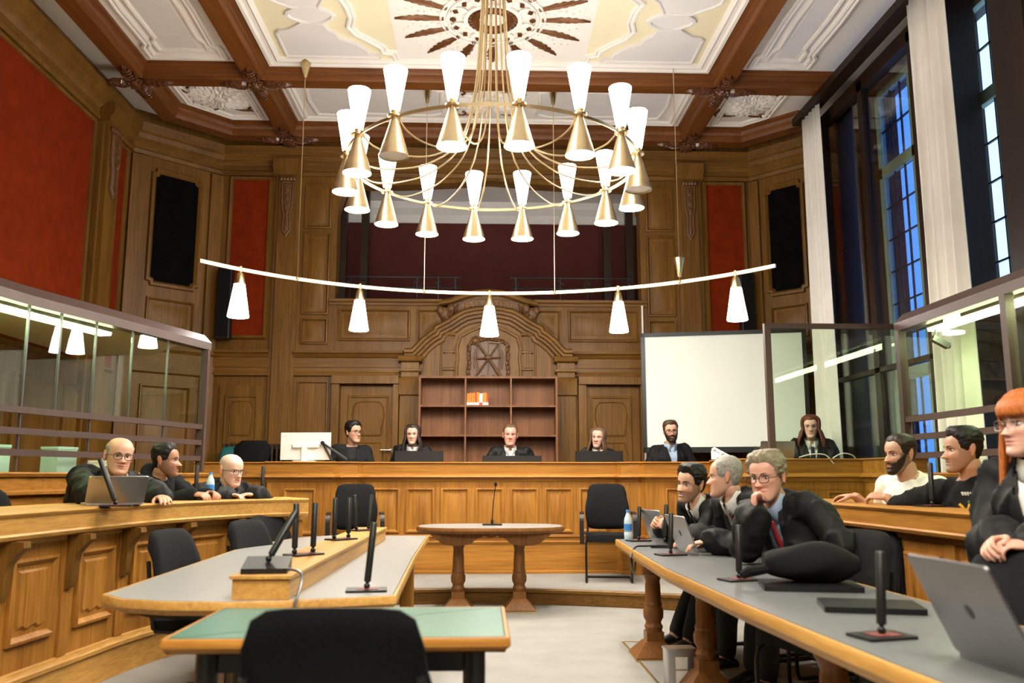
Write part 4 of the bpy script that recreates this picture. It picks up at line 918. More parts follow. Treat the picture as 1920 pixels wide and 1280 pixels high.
for k, c in HAIRC.items():
    m, nt, b = newmat('hair_'+k); tc = nt.nodes.new('ShaderNodeTexCoord'); mp = nt.nodes.new('ShaderNodeMapping'); mp.inputs['Scale'].default_value = (260, 260, 30)
    n = nt.nodes.new('ShaderNodeTexNoise'); n.inputs['Scale'].default_value = 1; n.inputs['Detail'].default_value = 3; r = nt.nodes.new('ShaderNodeValToRGB')
    r.color_ramp.elements[0].color = (*[q*.68 for q in c], 1); r.color_ramp.elements[1].color = (*[min(1, q*1.35) for q in c], 1); r.color_ramp.elements[0].position = .35; r.color_ramp.elements[1].position = .65
    nt.links.new(tc.outputs['Object'], mp.inputs[0]); nt.links.new(mp.outputs[0], n.inputs['Vector']); nt.links.new(n.outputs['Fac'], r.inputs[0]); nt.links.new(r.outputs[0], b.inputs['Base Color'])
    b.inputs['Roughness'].default_value = .45; b.inputs['Specular IOR Level'].default_value = .3; bp_ = nt.nodes.new('ShaderNodeBump'); bp_.inputs['Strength'].default_value = .5; bp_.inputs['Distance'].default_value = .004
    nt.links.new(n.outputs['Fac'], bp_.inputs['Height']); nt.links.new(bp_.outputs[0], b.inputs['Normal'])
plain('shirt_white', (.80, .79, .74), .8, noise_amt=.03); plain('shirt_blue', (.36, .47, .62), .8, noise_amt=.05); plain('shirt_black', (.004, .004, .004), .8)
plain('jacket', (.0045, .0045, .005), .75, noise_amt=.2, nscale=60, spec=.25); plain('jacket_grey', (.010, .011, .011), .8, noise_amt=.2, nscale=60, spec=.25)
plain('hoodie', (.008, .009, .011), .9, noise_amt=.15, nscale=60, spec=.2); plain('tee_white', (.80, .79, .68), .85, noise_amt=.03); plain('trousers', (.005, .005, .006), .8)
plain('tie_red', (.45, .035, .035), .5, noise_amt=.2, nscale=60); plain('tie_darkred', (.13, .015, .012), .5, noise_amt=.2, nscale=60); plain('tie_black', (.012, .010, .009), .5); plain('tie_brown', (.10, .05, .02), .5, noise_amt=.4, nscale=80); plain('tie_white', (.78, .77, .70), .6); plain('tie_pattern', (.45, .05, .02), .5, noise_amt=.9, nscale=60)
plain('frame_black', (.012, .010, .012), .3); plain('frame_brown', (.06, .02, .015), .3); plain('frame_metal', (.35, .32, .30), .3, metal=.8); plain('cuff_navy', (.008, .012, .035), .8); plain('print_green', (.05, .24, .14), .7); plain('print_yellow', (.75, .50, .03), .7); plain('print_white', (.7, .7, .65), .7)

DEPS = None
def remesh(mb, voxel, smooth_it=2):
    """union of overlapping closed pieces into one continuous surface -> (verts, faces)"""
    me = bpy.data.meshes.new('tmp'); me.from_pydata(mb.v, [], mb.f); bm = bmesh.new(); bm.from_mesh(me); bmesh.ops.recalc_face_normals(bm, faces=bm.faces); bm.to_mesh(me); bm.free()
    o = bpy.data.objects.new('tmp', me); TMP.objects.link(o); md = o.modifiers.new('r', 'REMESH'); md.mode = 'VOXEL'; md.voxel_size = voxel
    if smooth_it: s = o.modifiers.new('s', 'SMOOTH'); s.iterations = smooth_it; s.factor = .5
    TVL.update(); ev = o.evaluated_get(TSC.view_layers[0].depsgraph); r = ev.to_mesh(); vs = [v.co.copy() for v in r.vertices]; fs = [tuple(p.vertices) for p in r.polygons]; ev.to_mesh_clear()
    bpy.data.objects.remove(o); bpy.data.meshes.remove(me); return vs, fs
TSC = bpy.data.scenes.new('tmp_build'); TMP = TSC.collection; TVL = TSC.view_layers[0]

# ---- head: rings from chin to crown, face towards -y, origin at the middle of the head
HZ = [(.000, .020, -.080, -.048), (.006, .030, -.088, -.036), (.016, .039, -.093, -.018), (.030, .047, -.093, .006), (.045, .053, -.092, .030), (.060, .058, -.092, .050), (.080, .063, -.091, .066), (.100, .067, -.089, .078), (.120, .070, -.086, .087), (.140, .0725, -.088, .093), (.160, .074, -.088, .096), (.180, .0735, -.082, .094), (.200, .067, -.068, .084), (.215, .056, -.050, .068), (.227, .039, -.028, .046), (.233, .022, -.010, .026), (.235, .004, .006, .010)]
def hz(z):
    for i in range(len(HZ)-1):
        if HZ[i][0] <= z <= HZ[i+1][0]:
            t = (z-HZ[i][0])/(HZ[i+1][0]-HZ[i][0]); a, b = HZ[i], HZ[i+1]; p, q = HZ[max(i-1, 0)], HZ[min(i+2, len(HZ)-1)]
            def cr(k):
                m0 = (b[k]-p[k])/max(1e-6, b[0]-p[0])*(b[0]-a[0]); m1 = (q[k]-a[k])/max(1e-6, q[0]-a[0])*(b[0]-a[0])
                return (2*t**3-3*t*t+1)*a[k]+(t**3-2*t*t+t)*m0+(-2*t**3+3*t*t)*b[k]+(t**3-t*t)*m1
            return cr(1), cr(2), cr(3)
    return HZ[-1][1:]
def G(x, s): return math.exp(-(x/s)**2/2)
def head_pt(a, z, F, infl=0):
    """a: angle round the head, 0 = face; F: face parameters"""
    w, yf, yb = hz(z); jaw = F.get('jaw', 1); fat = F.get('fat', 1)
    k = max(0, 1-z/.09); w *= 1+(jaw-1)*k+(fat-1)*(.4+.6*k); yc = (yf+yb)/2; hd = (yb-yf)/2
    s, c = math.sin(a), math.cos(a); x = w*math.copysign(abs(s)**.88, s); y = yc-hd*math.copysign(abs(c)**.92, c)
    if infl: n = V((x/w/w if w else 0, (y-yc)/hd/hd, (z-.125)/.115**2*.9)).normalized(); return V((x, y, z))+n*infl
    if c > 0:
        d = 0; nl = F.get('nose', 1)
        if z < .135: 
            t = max(0, min(1, (.132-z)/.046)); wd = .0075+.0045*t; pro = (.004+.020*t**1.3)*nl
            if z < .086: pro *= max(0, 1-((.086-z)/.013)**2)
            d += pro*G(x, wd)
        d += .007*nl*(G(x-.0125, .0055)+G(x+.0125, .0055))*G(z-.083, .0055)
        d -= .0115*(G(x-.031, .0155)+G(x+.031, .0155))*G(z-.1185, .0095); d += .0045*(G(x-.028, .016)+G(x+.028, .016))*G(z-.138, .006)
        d += .004*(G(x-.044, .013)+G(x+.044, .013))*G(z-.098, .014); d -= .003*(G(x-.026, .006)+G(x+.026, .006))*G(z-.07, .012)
        lp = F.get('lips', 1); d += .0042*lp*G(x, .019)*G(z-.0605, .0042)+.0048*lp*G(x, .016)*G(z-.0495, .0045)-.0045*G(x, .021)*G(z-.055, .0018)
        d += .006*G(x, .016)*G(z-.018, .013); d -= .002*G(x, .018)*G(z-.036, .006)
        if F.get('smile'): d += .004*(G(x-.036, .011)+G(x+.036, .011))*G(z-.078, .012)
        y -= d*min(1, c*2.2)
    return V((x, y, z))
NA, NZ = 72, 64
def head_rows(F):
    zs = [.235*(.5-.5*math.cos(PI*(k+.15)/(NZ+.3)))**1.0 if False else .235*(k+.2)/(NZ+.4) for k in range(NZ+1)]
    an = [2*PI*i/NA for i in range(NA)]; an = [a-.42*math.sin(a) for a in an]     # denser at the face
    return zs, an
def skin_col(p, F, base):
    x, y, z = p; r, g, b = base; fr = y < -.045
    def mix(c, t):
        nonlocal r, g, b; r += (c[0]-r)*t; g += (c[1]-g)*t; b += (c[2]-b)*t
    if fr:
        mix((base[0]*1.05, base[1]*.72, base[2]*.66), .45*(G(abs(x)-.040, .016)*G(z-.085, .016)) + .4*G(x, .012)*G(z-.088, .012))
        mix((base[0]*.72, base[1]*.36, base[2]*.34), .95*F.get('lipc', 1)*min(1, 1.5*(G(x, .014)*G(z-.0552, .0052) if abs(x) < .025 else 0)))
        if F.get('smile'): mix((.8, .78, .72), .9 if abs(x) < .014+0*z and abs(z-.055+.25*x*x/.02*.1) < .0035 else 0)
        mix((base[0]*.62, base[1]*.5, base[2]*.48), .45*(G(abs(x)-.031, .013)*G(z-.119, .007)))
        mix((.05, .02, .015), .55*G(x, .017)*G(z-.0553, .0013))
        mix((.06, .02, .015), .5*G(abs(x)-.007, .003)*G(z-.0785, .0025))
    bd = F.get('beard')
    if bd:
        c, t = bd; line = .078 if abs(x) > .03 else .072
        m = 1 if (z < line and (y < .02)) else 0
        if abs(x) > .045 and z < .125 and y < .005 and y > -.05: m = 1
        if abs(x) < .018 and .048 < z < .0625: m = 0
        if m: mix(c, t*(.85+.3*noise.noise(V((x*300, y*300, z*300)))))
    hl = F.get('stubble_hair')
    if hl:
        c, t = hl; 
        if hair_mask(math.atan2(x, -y+.005), z, F) > 0: mix(c, t)
    return (r, g, b, 1)
def hair_mask(a, z, F):
    """positive above the hairline"""
    a = abs(a); top = F.get('hairline', .192); st = F.get('style', 'short')
    pts = [(0, top), (.45, top+.004), (.75, top-.008), (1.0, .165), (1.15, .128), (1.45, .112), (1.75, .125), (2.1, .085), (2.6, .05), (PI, .045)]
    if st == 'receding': pts = [(0, top), (.3, top+.006), (.6, top+.022), (.85, top+.002), (1.05, .16), (1.15, .125), (1.45, .112), (1.75, .125), (2.1, .085), (2.6, .05), (PI, .045)]
    if st == 'balding': pts = [(0, .30), (1.0, .29), (1.18, .172), (1.26, .13), (1.45, .112), (1.75, .125), (2.1, .085), (2.6, .05), (PI, .045)]
    for i in range(len(pts)-1):
        if pts[i][0] <= a <= pts[i+1][0]:
            t = (a-pts[i][0])/(pts[i+1][0]-pts[i][0]); h = pts[i][1]+(pts[i+1][1]-pts[i][1])*t; break
    if st == 'balding' and a > 1.1 and z > .178+.012*(a-1.1): return -(z-.178-.012*(a-1.1))
    return z-h
def Rot(yaw, pitch, roll): return Matrix.Rotation(yaw, 4, 'Z') @ Matrix.Rotation(pitch, 4, 'X') @ Matrix.Rotation(roll, 4, 'Y')

def limb(mb, pts, rad, seg=12, flat=1.0):
    """tapered tube with rounded ends"""
    P_ = [V(p) for p in pts]; Q = smooth_path([tuple(p) for p in P_], 4) if len(P_) > 2 else [tuple(P_[0]+(P_[1]-P_[0])*k/5) for k in range(6)]
    n = len(Q); rr = []
    for k in range(n):
        t = k/(n-1)*(len(rad)-1); i = min(int(t), len(rad)-2); rr.append(rad[i]+(rad[i+1]-rad[i])*(t-i))
    d0 = (V(Q[0])-V(Q[1])).normalized(); d1 = (V(Q[-1])-V(Q[-2])).normalized()
    Q = [tuple(V(Q[0])+d0*rr[0]*.9), tuple(V(Q[0])+d0*rr[0]*.55)] + list(Q) + [tuple(V(Q[-1])+d1*rr[-1]*.55), tuple(V(Q[-1])+d1*rr[-1]*.9)]
    rr = [rr[0]*.35, rr[0]*.8] + rr + [rr[-1]*.8, rr[-1]*.35]
    mb.tube(Q, rr, seg)
def elbow(sh, wr, l1, l2, hint):
    sh, wr, hint = V(sh), V(wr), V(hint); d = wr-sh; L = min(d.length, (l1+l2)*.999); d.normalize()
    a = (l1*l1-l2*l2+L*L)/(2*L); h = math.sqrt(max(0, l1*l1-a*a)); p = hint-d*hint.dot(d)
    p = p.normalized() if p.length > 1e-6 else V((0, 0, -1)); return sh+d*a+p*h
def hand(mb, wrist, fdir, palm, side, curl=.5, spread=.12, sc=1.0, thumb=.6):
    """wrist point, finger direction, palm normal; side +1: thumb on the +x' side"""
    f = V(fdir).normalized(); n = (V(palm)-f*V(palm).dot(f)).normalized(); s = f.cross(n).normalized()*side; w = V(wrist)
    R = []
    for t, hw, th in ((-.03, .024, .019), (.0, .028, .019), (.03, .036, .017), (.06, .041, .015), (.085, .040, .012), (.096, .034, .008)):
        c = w+f*t*sc; R.append([tuple(c+(s*math.cos(a)*hw+n*math.sin(a)*th)*sc) for a in [i*2*PI/14 for i in range(14)]])
    mb.rings(R)
    for k, (o, ln, r) in enumerate(((.030, .073, .0088), (.010, .082, .0092), (-.010, .077, .0088), (-.029, .060, .0076))):
        base = w+f*.086*sc+s*o*sc; ang = spread*(o/.03); d = (f+s*math.tan(ang)).normalized(); pts = [base-d*.015*sc, base]; c = .25*curl; p = base; 
        for j, fr in enumerate((.42, .33, .25)):
            c += curl*(.45, .75, .55)[j]; dd = d*math.cos(c)+n*math.sin(c); p = p+dd*ln*fr*sc; pts.append(p)
        limb(mb, [tuple(q) for q in pts], [r*sc*1.08, r*sc*1.05, r*sc, r*sc*.93, r*sc*.85], 9)
    b = w+f*.025*sc+s*.026*sc+n*.004*sc; d1 = (s*.75+f*.65+n*thumb).normalized(); d2 = (s*.30+f*.95+n*thumb*.9).normalized(); d3 = (f*1.0+n*thumb*.7).normalized()
    limb(mb, [tuple(b), tuple(b+d1*.035*sc), tuple(b+d1*.035*sc+d2*.032*sc), tuple(b+d1*.035*sc+d2*.032*sc+d3*.026*sc)], [.0145*sc, .0125*sc, .0105*sc, .0085*sc], 9)

TOR = [(-.06, .155, .105), (0, .168, .118), (.12, .160, .115), (.28, .150, .112), (.45, .158, .118), (.62, .172, .124), (.76, .178, .118), (.86, .162, .104), (.94, .112, .088), (1.0, .070, .070), (1.05, .056, .056)]
def torso_rings(mb, P0, N0, rt, fw, k, lo=-.06, hi=1.05, dk=None, belly=0, n=28, sag=0):
    up = (N0-P0); L = up.length; up.normalize(); dk = dk or k
    for_ = (fw-up*fw.dot(up)).normalized(); r_ = up.cross(for_)*-1; r_ = r_ if r_.dot(rt) > 0 else -r_
    R = []
    for s, w, d in TOR:
        if s < lo-.001 or s > hi+.001: continue
        kk = k if s < .9 else 1+(k-1)*max(0, (1.05-s)/.15); kd = dk if s < .9 else 1+(dk-1)*max(0, (1.05-s)/.15)
        c = P0+up*L*s+for_*(.018*math.sin(PI*min(1, max(0, s)))-(.015 if s > .8 else 0)+belly*.35*G(s-.25, .18)); bb = belly*G(s-.25, .2)
        R.append([tuple(c+r_*w*kk*math.copysign(abs(math.sin(a))**.85, math.sin(a))+for_*(d*kd+bb*.7)*math.copysign(abs(math.cos(a))**.9, math.cos(a))) for a in [i*2*PI/n for i in range(n)]])
    mb.rings(R); return up, for_, r_, L

def person(label, head, seat, face=(0, 0, 0), yaw=0, hands=None, outfit='robe', F=None, skin=(.62, .36, .25), hair='brown', hs=1.06, hint=None, glasses=None, shirt=None, tie=None, poses=None, vox=.006, sitting=True, knees=None, belly=0, group='people in the courtroom', wide=1.0, feet=None, brow=None):
    F = dict(F or {}); rng = random.Random(label)
    head, seat = V(head), V(seat); RH = Matrix.Translation(head) @ Rot(*face) @ Matrix.Scale(hs, 4) @ Matrix.Translation((0, .0, -.118))
    fw = V((math.sin(yaw), -math.cos(yaw), 0)); rt = V((math.cos(yaw), math.sin(yaw), 0))     # rt: the person's left hand side seen from the front is +rt
    root = thing('person', label, 'person', (seat.x, seat.y, seat.z), 0, group); off = -V(root.location)
    def put(vs, fs, name, mat, parent=None, smooth=True, cols=None, ang=60):
        me = bpy.data.meshes.new(name); me.from_pydata([tuple(V(v)+off) for v in vs], [], fs); me.materials.append(MATS[mat])
        if smooth: me.shade_smooth(); me.set_sharp_from_angle(angle=math.radians(ang))
        if cols: 
            ca = me.color_attributes.new('Col', 'FLOAT_COLOR', 'POINT'); ca.data.foreach_set('color', [q for c in cols for q in c])
        o = bpy.data.objects.new(name, me); COL.objects.link(o); o.parent = parent or root; return o
    # --- head mesh
    zs, an = head_rows(F); V_, Fc, Cc = [], [], []
    for z in zs:
        for a in an:
            p = head_pt(a, z, F); V_.append(RH @ p); Cc.append(skin_col(p, F, skin))
    n = NA
    for k in range(NZ):
        for i in range(n): a = k*n+i; b = k*n+(i+1) % n; Fc.append((a, b, b+n, a+n))
    Fc.append(tuple(range(n-1, -1, -1))); Fc.append(tuple(range(NZ*n, (NZ+1)*n)))
    def addpart(vs, fs, col):
        o = len(V_); V_.extend(V(v) for v in vs); Fc.extend(tuple(i+o for i in f) for f in fs); Cc.extend([col]*len(vs))
    sk = (*skin, 1)
    for s in (-1, 1):                                        # ears
        m = MB(); R = []
        for k in range(9):
            t = k/8; cz = .088+.062*t; hw = .017*math.sin(PI*(.08+.84*t))**.6*(.8+.35*t); R.append([tuple(RH @ V((s*(.0665*F.get('fat', 1)+.010*math.cos(q)*(1 if math.cos(q) > 0 else .4)+.006), .012+.010*t+hw*math.sin(q), cz))) for q in [i*2*PI/10 for i in range(10)]])
        m.rings(R); addpart(m.v, m.f, (skin[0], skin[1]*.82, skin[2]*.78, 1))
    # --- neck, torso, arms, legs: one skin
    N0 = head-fw*.036*hs-V((math.sin(face[0]), -math.cos(face[0]), 0))*.010+V((0, 0, -F.get('nd', .122)*hs))
    P0 = seat+V((0, 0, .10)); B = MB()
    limb(B, [tuple(RH @ V((0, .022, .05))), tuple(N0+V((0, 0, .02))), tuple(N0-V((0, 0, .04)))], [.050*F.get('neck', 1), .052*F.get('neck', 1), .050], 16)
    nv, nf = remesh(B, max(vox, .006), 3); addpart(nv, nf, sk)
    B = MB(); up, fo, r_, L = torso_rings(B, P0, N0, rt, fw, .86*wide)
    sh = {}; wr = {}; el = {}; hint = hint or {}
    for s, key in ((-1, 'R'), (1, 'L')):
        sh[key] = P0+up*(L-.062)+r_*s*.172*wide-fo*.005
        hd = (hands or {}).get(key)
        if hd is None: wr[key] = V(P0)+r_*s*.15+fo*.22+V((0, 0, .06))
        else: wr[key] = V(hd)
        hv = hint.get(key, r_*s*.6-V((0, 0, 1))-fo*.3); el[key] = elbow(sh[key], wr[key], .285, .255, hv)
        limb(B, [tuple(N0-V((0, 0, .03))+r_*s*.03), tuple(sh[key])], [.040, .036], 12)
        limb(B, [tuple(sh[key]), tuple((sh[key]+el[key])/2), tuple(el[key])], [.042, .041, .037], 12)
    legs = {}
    for s, key in ((-1, 'R'), (1, 'L')):
        hip = P0+r_*s*.09-V((0, 0, .02))
        if sitting:
            kn = hip+fw*.43+r_*s*.04; kn.z = seat.z+.06; ft = V((kn.x, kn.y, 0))-fw*.02; ft.z = seat.z-.40
            if knees and key in knees: kn = V(knees[key])
            if feet and key in feet: ft = V(feet[key])
        else: kn = hip+fw*.02; kn.z = hip.z*.52; ft = V((kn.x, kn.y, .07))-fw*.03
        legs[key] = (hip, kn, ft); limb(B, [tuple(hip), tuple(kn), tuple(ft)], [.082, .062, .040], 12)
    bv, bf = remesh(B, .018, 2); addpart(bv, bf, sk)
    for s, key in ((-1, 'R'), (1, 'L')):                     # forearms with hands
        H = MB(); limb(H, [tuple(el[key]), tuple((el[key]*.45+wr[key]*.55)), tuple(wr[key])], [.042, .037, .026], 12)
        po = (poses or {}).get(key, {}); fd = (wr[key]-el[key]).normalized(); fdir = V(po.get('dir', fd)); pn = V(po.get('palm', (0, 0, -1)))
        hand(H, wr[key], fdir, pn, po.get('side', 1 if key == 'R' else -1), po.get('curl', .5), po.get('spread', .10), po.get('sc', 1.0)*hs/1.06, po.get('thumb', .5))
        hv_, hf_ = remesh(H, po.get('vox', max(.0045, vox*.85)), 1); addpart(hv_, hf_, (skin[0]*1.0, skin[1]*.93, skin[2]*.9, 1))
    body = put(V_, Fc, 'body', 'skin', cols=Cc)
    if F.get('watch'):
        key = F['watch']; ax = (wr[key]-el[key]).normalized(); c_ = wr[key]-ax*.012; m = MB(); m.lathe(c_, [(.027, -.010), (.031, -.009), (.031, .009), (.027, .010)], 20, axis=ax, cap=False); put(m.v, m.f, 'wristwatch', 'black_plastic', body)
    # --- eyes, brows
    for s in (-1, 1):
        c = V((s*.0305, head_pt(.36, .119, F).y+.0062, .1195)); m = MB(); R = []
        for k in range(7):
            t = PI*(k+.02)/6.04*.62
            R.append([tuple(c+V((.0138*math.sin(t)*math.cos(q), -.0118*math.cos(t), .0078*math.sin(t)*math.sin(q)))) for q in [i*2*PI/14 for i in range(14)]])
        m.rings(R); eo = put([RH @ V(v) for v in m.v], m.f, 'eye', 'eye_white', body)
        gx = F.get('gaze', 0)*.004; m = MB(); m.ball(c+V((gx, -.0082, .0)), (.0064, .0046, .0064), 12, 8); put([RH @ V(v) for v in m.v], m.f, 'iris', 'iris', eo) if False else put([RH @ V(v) for v in m.v], m.f, 'iris', 'iris', body)
        m = MB(); pts = []
        for k in range(7):
            t = k/6; x = s*(.014+.034*t); z = .1272+.0035*math.sin(PI*min(1, t*1.1)); pts.append((x, head_pt(math.asin(min(1, abs(x)/.07))*s, z, F).y-.0012, z))
        m.tube(pts, [.0012, .0018, .002, .0021, .002, .0018, .001], 6); put([RH @ V(v) for v in m.v], m.f, 'eyelid', 'iris' if F.get('lash', 1) else 'hair_grey', body)
        m = MB(); pts = []
        for k in range(7):
            t = k/6; x = s*(.012+.040*t); z = .1375+F.get('brow_h', 0)+.006*math.sin(PI*min(1, t*1.05)*.8)-.002*t; pts.append((x, head_pt(math.asin(min(1, abs(x)/.071))*s, z, F).y-.001, z))
        bt = F.get('brow_t', 1); m.tube(pts, [.002*bt, .0034*bt, .0036*bt, .0034*bt, .003*bt, .0024*bt, .001*bt], 6); put([RH @ V(v) for v in m.v], m.f, 'eyebrow', 'hair_'+(brow or hair), body)
    # --- hair
    st = F.get('style', 'short')
    if st != 'none':
        th = F.get('thick', .014); vs, ok = [], []; off_n = rng.random()*50
        for z in zs:
            for a in an:
                m_ = hair_mask(a if a <= PI else a-2*PI, z, F); p = head_pt(a, z, F)
                t = max(-.006, min(1, m_/.022))*th if m_ > 0 else -.006
                aa = a if a <= PI else a-2*PI
                if m_ > 0:
                    topf = max(0, min(1, (z-.16)/.06)); t *= (F.get('side_t', .6)+(1.0-F.get('side_t', .6))*topf)
                    t += F.get('quiff', 0)*max(0, min(1, (z-.18)/.04))*max(0, math.cos(aa))**2*.8
                    nn = noise.noise(V((p.x*70+off_n, p.y*26, p.z*50))); n2 = noise.noise(V((p.x*190+off_n, p.y*60, p.z*120))); t += (nn*.30+n2*.18)*th*F.get('mess', 1)*min(1, m_/.03)
                q = head_pt(a, z, F, infl=max(-.006, t)); dm = max(0, 1-((p.x/.064)**2+((p.y-.008)/.080)**2)) if m_ > 0 and z > .15 else 0; q.z += th*.85*dm**.8; vs.append(RH @ q); ok.append(m_)
        fs = []
        for k in range(NZ):
            for i in range(NA):
                a = k*NA+i; b = k*NA+(i+1) % NA; f4 = (a, b, b+NA, a+NA)
                if max(ok[j] for j in f4) > -.004: fs.append(f4)
        if st != 'balding': fs.append(tuple(range(NZ*NA, (NZ+1)*NA)))
        if F.get('long'):                                    # hanging locks from the crown
            ln = F['long']; lk = MB(); nl = 74
            for j in range(nl):
                a0 = -PI+2*PI*(j+.5)/nl; aa = abs(a0)
                if aa < F.get('open', .80): continue
                z0 = .205; pts = []
                for zz in (.222, .205, .18, .15, .12, .10): pts.append(head_pt(a0, zz, F, infl=th*.9+.004*rng.random()))
                p = pts[-1].copy(); o = V((math.sin(a0), -math.cos(a0), 0)); tot = ln*(.82+.3*rng.random())*(F.get('front_len', 1) if aa < 1.5 else 1)
                wv = rng.random()*6
                for q in range(1, 7):
                    t = q/6; pts.append(p+o*(F.get('flare', .018)*math.sin(PI*.5*t))+V((.006*math.sin(wv+t*5), (.012*t if aa > 1.6 else -.018*t), -tot*t)))
                lk.tube([tuple(x) for x in smooth_path([tuple(x) for x in pts], 2)], [.007+.005*math.sin(PI*i/22) for i in range(23)], 6)
            o = len(vs); vs += [RH @ V(v) for v in lk.v]; fs += [tuple(i+o for i in f) for f in lk.f]
        if F.get('fringe'):
            fr = MB()
            for j in range(26):
                a0 = -.85+1.7*j/25; pts = [head_pt(a0*1.0, zz, F, infl=th*(.95 if zz > .17 else .75)) for zz in (.226, .212, .195, .175, .158, .143+.006*rng.random())]
                fr.tube([tuple(x) for x in pts], [.006, .008, .0085, .008, .007, .003], 6)
            o = len(vs); vs += [RH @ V(v) for v in fr.v]; fs += [tuple(i+o for i in f) for f in fr.f]
        hair_o = put(vs, fs, 'hair', 'hair_'+hair, body, ang=80)
    if F.get('beard_mesh'):
        vs, ok = [], []
        for z in zs:
            for a in an:
                aa = abs(a if a <= PI else a-2*PI); m_ = 1
                p = head_pt(a, z, F); line = .074-.004*math.cos(aa*3)
                if aa > .75: line = .074+.05*min(1, (aa-.75)/.5)
                if aa > 1.45: m_ = -1
                elif z > line: m_ = -1
                elif abs(p.x) < .019 and .0465 < z < .0645: m_ = -1
                n_ = noise.noise(V((p.x*160, p.y*160, p.z*160))); vs.append(RH @ (p+(V((p.x, p.y+.01, (z-.08)*.9)).normalized()*(F['beard_mesh']*(1+.4*n_) if m_ > 0 else -.004)))); ok.append(m_)
        fs = [(k*NA+i, k*NA+(i+1) % NA, (k+1)*NA+(i+1) % NA, (k+1)*NA+i) for k in range(NZ) for i in range(NA) if max(ok[k*NA+i], ok[k*NA+(i+1) % NA], ok[(k+1)*NA+i]) > 0]
        put(vs, fs, 'beard', 'hair_'+(brow or hair), body, ang=80)
    if glasses:
        gm = MB(); gr = .0021 if glasses != 'frame_metal' else .0013; lens = MB()
        for s in (-1, 1):
            c = V((s*.0335, -.1035, .1165)); loop = [c+V((s*0+.0255*math.copysign(abs(math.cos(q))**.7, math.cos(q)), .004*abs(math.cos(q))**2, .0185*math.copysign(abs(math.sin(q))**.75, math.sin(q)))) for q in [i*2*PI/22 for i in range(22)]]
            gm.tube([tuple(p) for p in loop+loop[:2]], gr, 6); lens.add([tuple(p) for p in loop], [tuple(range(22))])
            gm.tube([(s*.058, -.099, .120), (s*.0715, -.088, .122), (s*.0745*F.get('fat', 1), -.03, .122), (s*.076*F.get('fat', 1), .012, .118)], gr*.95, 6)
        gm.tube([(-.009, -.105, .120), (0, -.108, .1215), (.009, -.105, .120)], gr, 6)
        g_ = put([RH @ V(v) for v in gm.v], gm.f, 'eyeglasses', glasses, body); put([RH @ V(v) for v in lens.v], lens.f, 'lens', 'lens', body, smooth=False)
    # --- clothing
    def front(s, k, dx=0):
        """point on the clothed chest at spine fraction s, across x"""
        w = d = 0
        for i in range(len(TOR)-1):
            if TOR[i][0] <= s <= TOR[i+1][0]: t = (s-TOR[i][0])/(TOR[i+1][0]-TOR[i][0]); w = TOR[i][1]+(TOR[i+1][1]-TOR[i][1])*t; d = TOR[i][2]+(TOR[i+1][2]-TOR[i][2])*t
        c = P0+up*L*s+fo*(.018*math.sin(PI*min(1, max(0, s)))-(.015 if s > .8 else 0)+belly*.35*G(s-.25, .18)); bb = belly*G(s-.25, .2); q = max(0, 1-(dx/(w*k))**2)**.5
        return c+fo*(d*k+bb*.7)*q+r_*dx
    def garment(name, mat, k, sleeve, end, vcut, neckr, fold=.010, voxel=.011, hem=-.06, parent=None, pad=.0, capw=1.0, short=False):
        M_ = MB(); torso_rings(M_, P0, N0, rt, fw, k*wide, lo=hem, hi=1.0, belly=belly)
        for s, key in ((-1, 'R'), (1, 'L')):
            a, e, w_ = sh[key], el[key], wr[key]
            limb(M_, [tuple(N0-up*.05+r_*s*.03), tuple(a+up*pad)], [.055*capw, .060*capw], 14)
            if short: limb(M_, [tuple(a), tuple(a+(e-a)*.80)], [.070, .066], 14); continue
            limb(M_, [tuple(a), tuple((a+e)/2), tuple(e)], [sleeve[0], sleeve[1], sleeve[2]], 14)
            fe = w_-(w_-e).normalized()*end; limb(M_, [tuple(e), tuple((e+fe)/2), tuple(fe)], [sleeve[2], sleeve[3], sleeve[4]], 14)
        vs, fs = remesh(M_, voxel, 3); out = []
        me = bpy.data.meshes.new('t'); me.from_pydata(vs, [], fs); me.update(); nrm = [v.normal.copy() for v in me.vertices]; bpy.data.meshes.remove(me)
        sd = rng.random()*40
        for v, n_ in zip(vs, nrm):
            n1 = noise.noise(V((v.x*9+sd, v.y*9, v.z*5))); n2 = noise.noise(V((v.x*22, v.y*22+sd, v.z*9))); rr_ = 1-abs(n1); out.append(v+n_*fold*(rr_**3*1.3-.15+.4*n2))
        keep = []
        for f in fs:
            c = sum((out[i] for i in f), V())/len(f); q = c-P0; s_ = q.dot(up)/L; x_ = q.dot(r_); y_ = q.dot(fo)
            if s_ > .955 and (x_*x_+(y_+.005)**2) < (neckr-.008)**2: continue
            if vcut and y_ > 0 and s_ > vcut[0] and abs(x_) < vcut[1]*(s_-vcut[0])/(1-vcut[0])+vcut[2] and (c-front(min(s_, 1.0), k*wide, max(-.1, min(.1, x_)))).dot(fo) < .05: continue
            keep.append(f)
        o = put(out, keep, name, mat, parent); sm = o.modifiers.new('thick', 'SOLIDIFY'); sm.thickness = .005; sm.offset = -1; return o
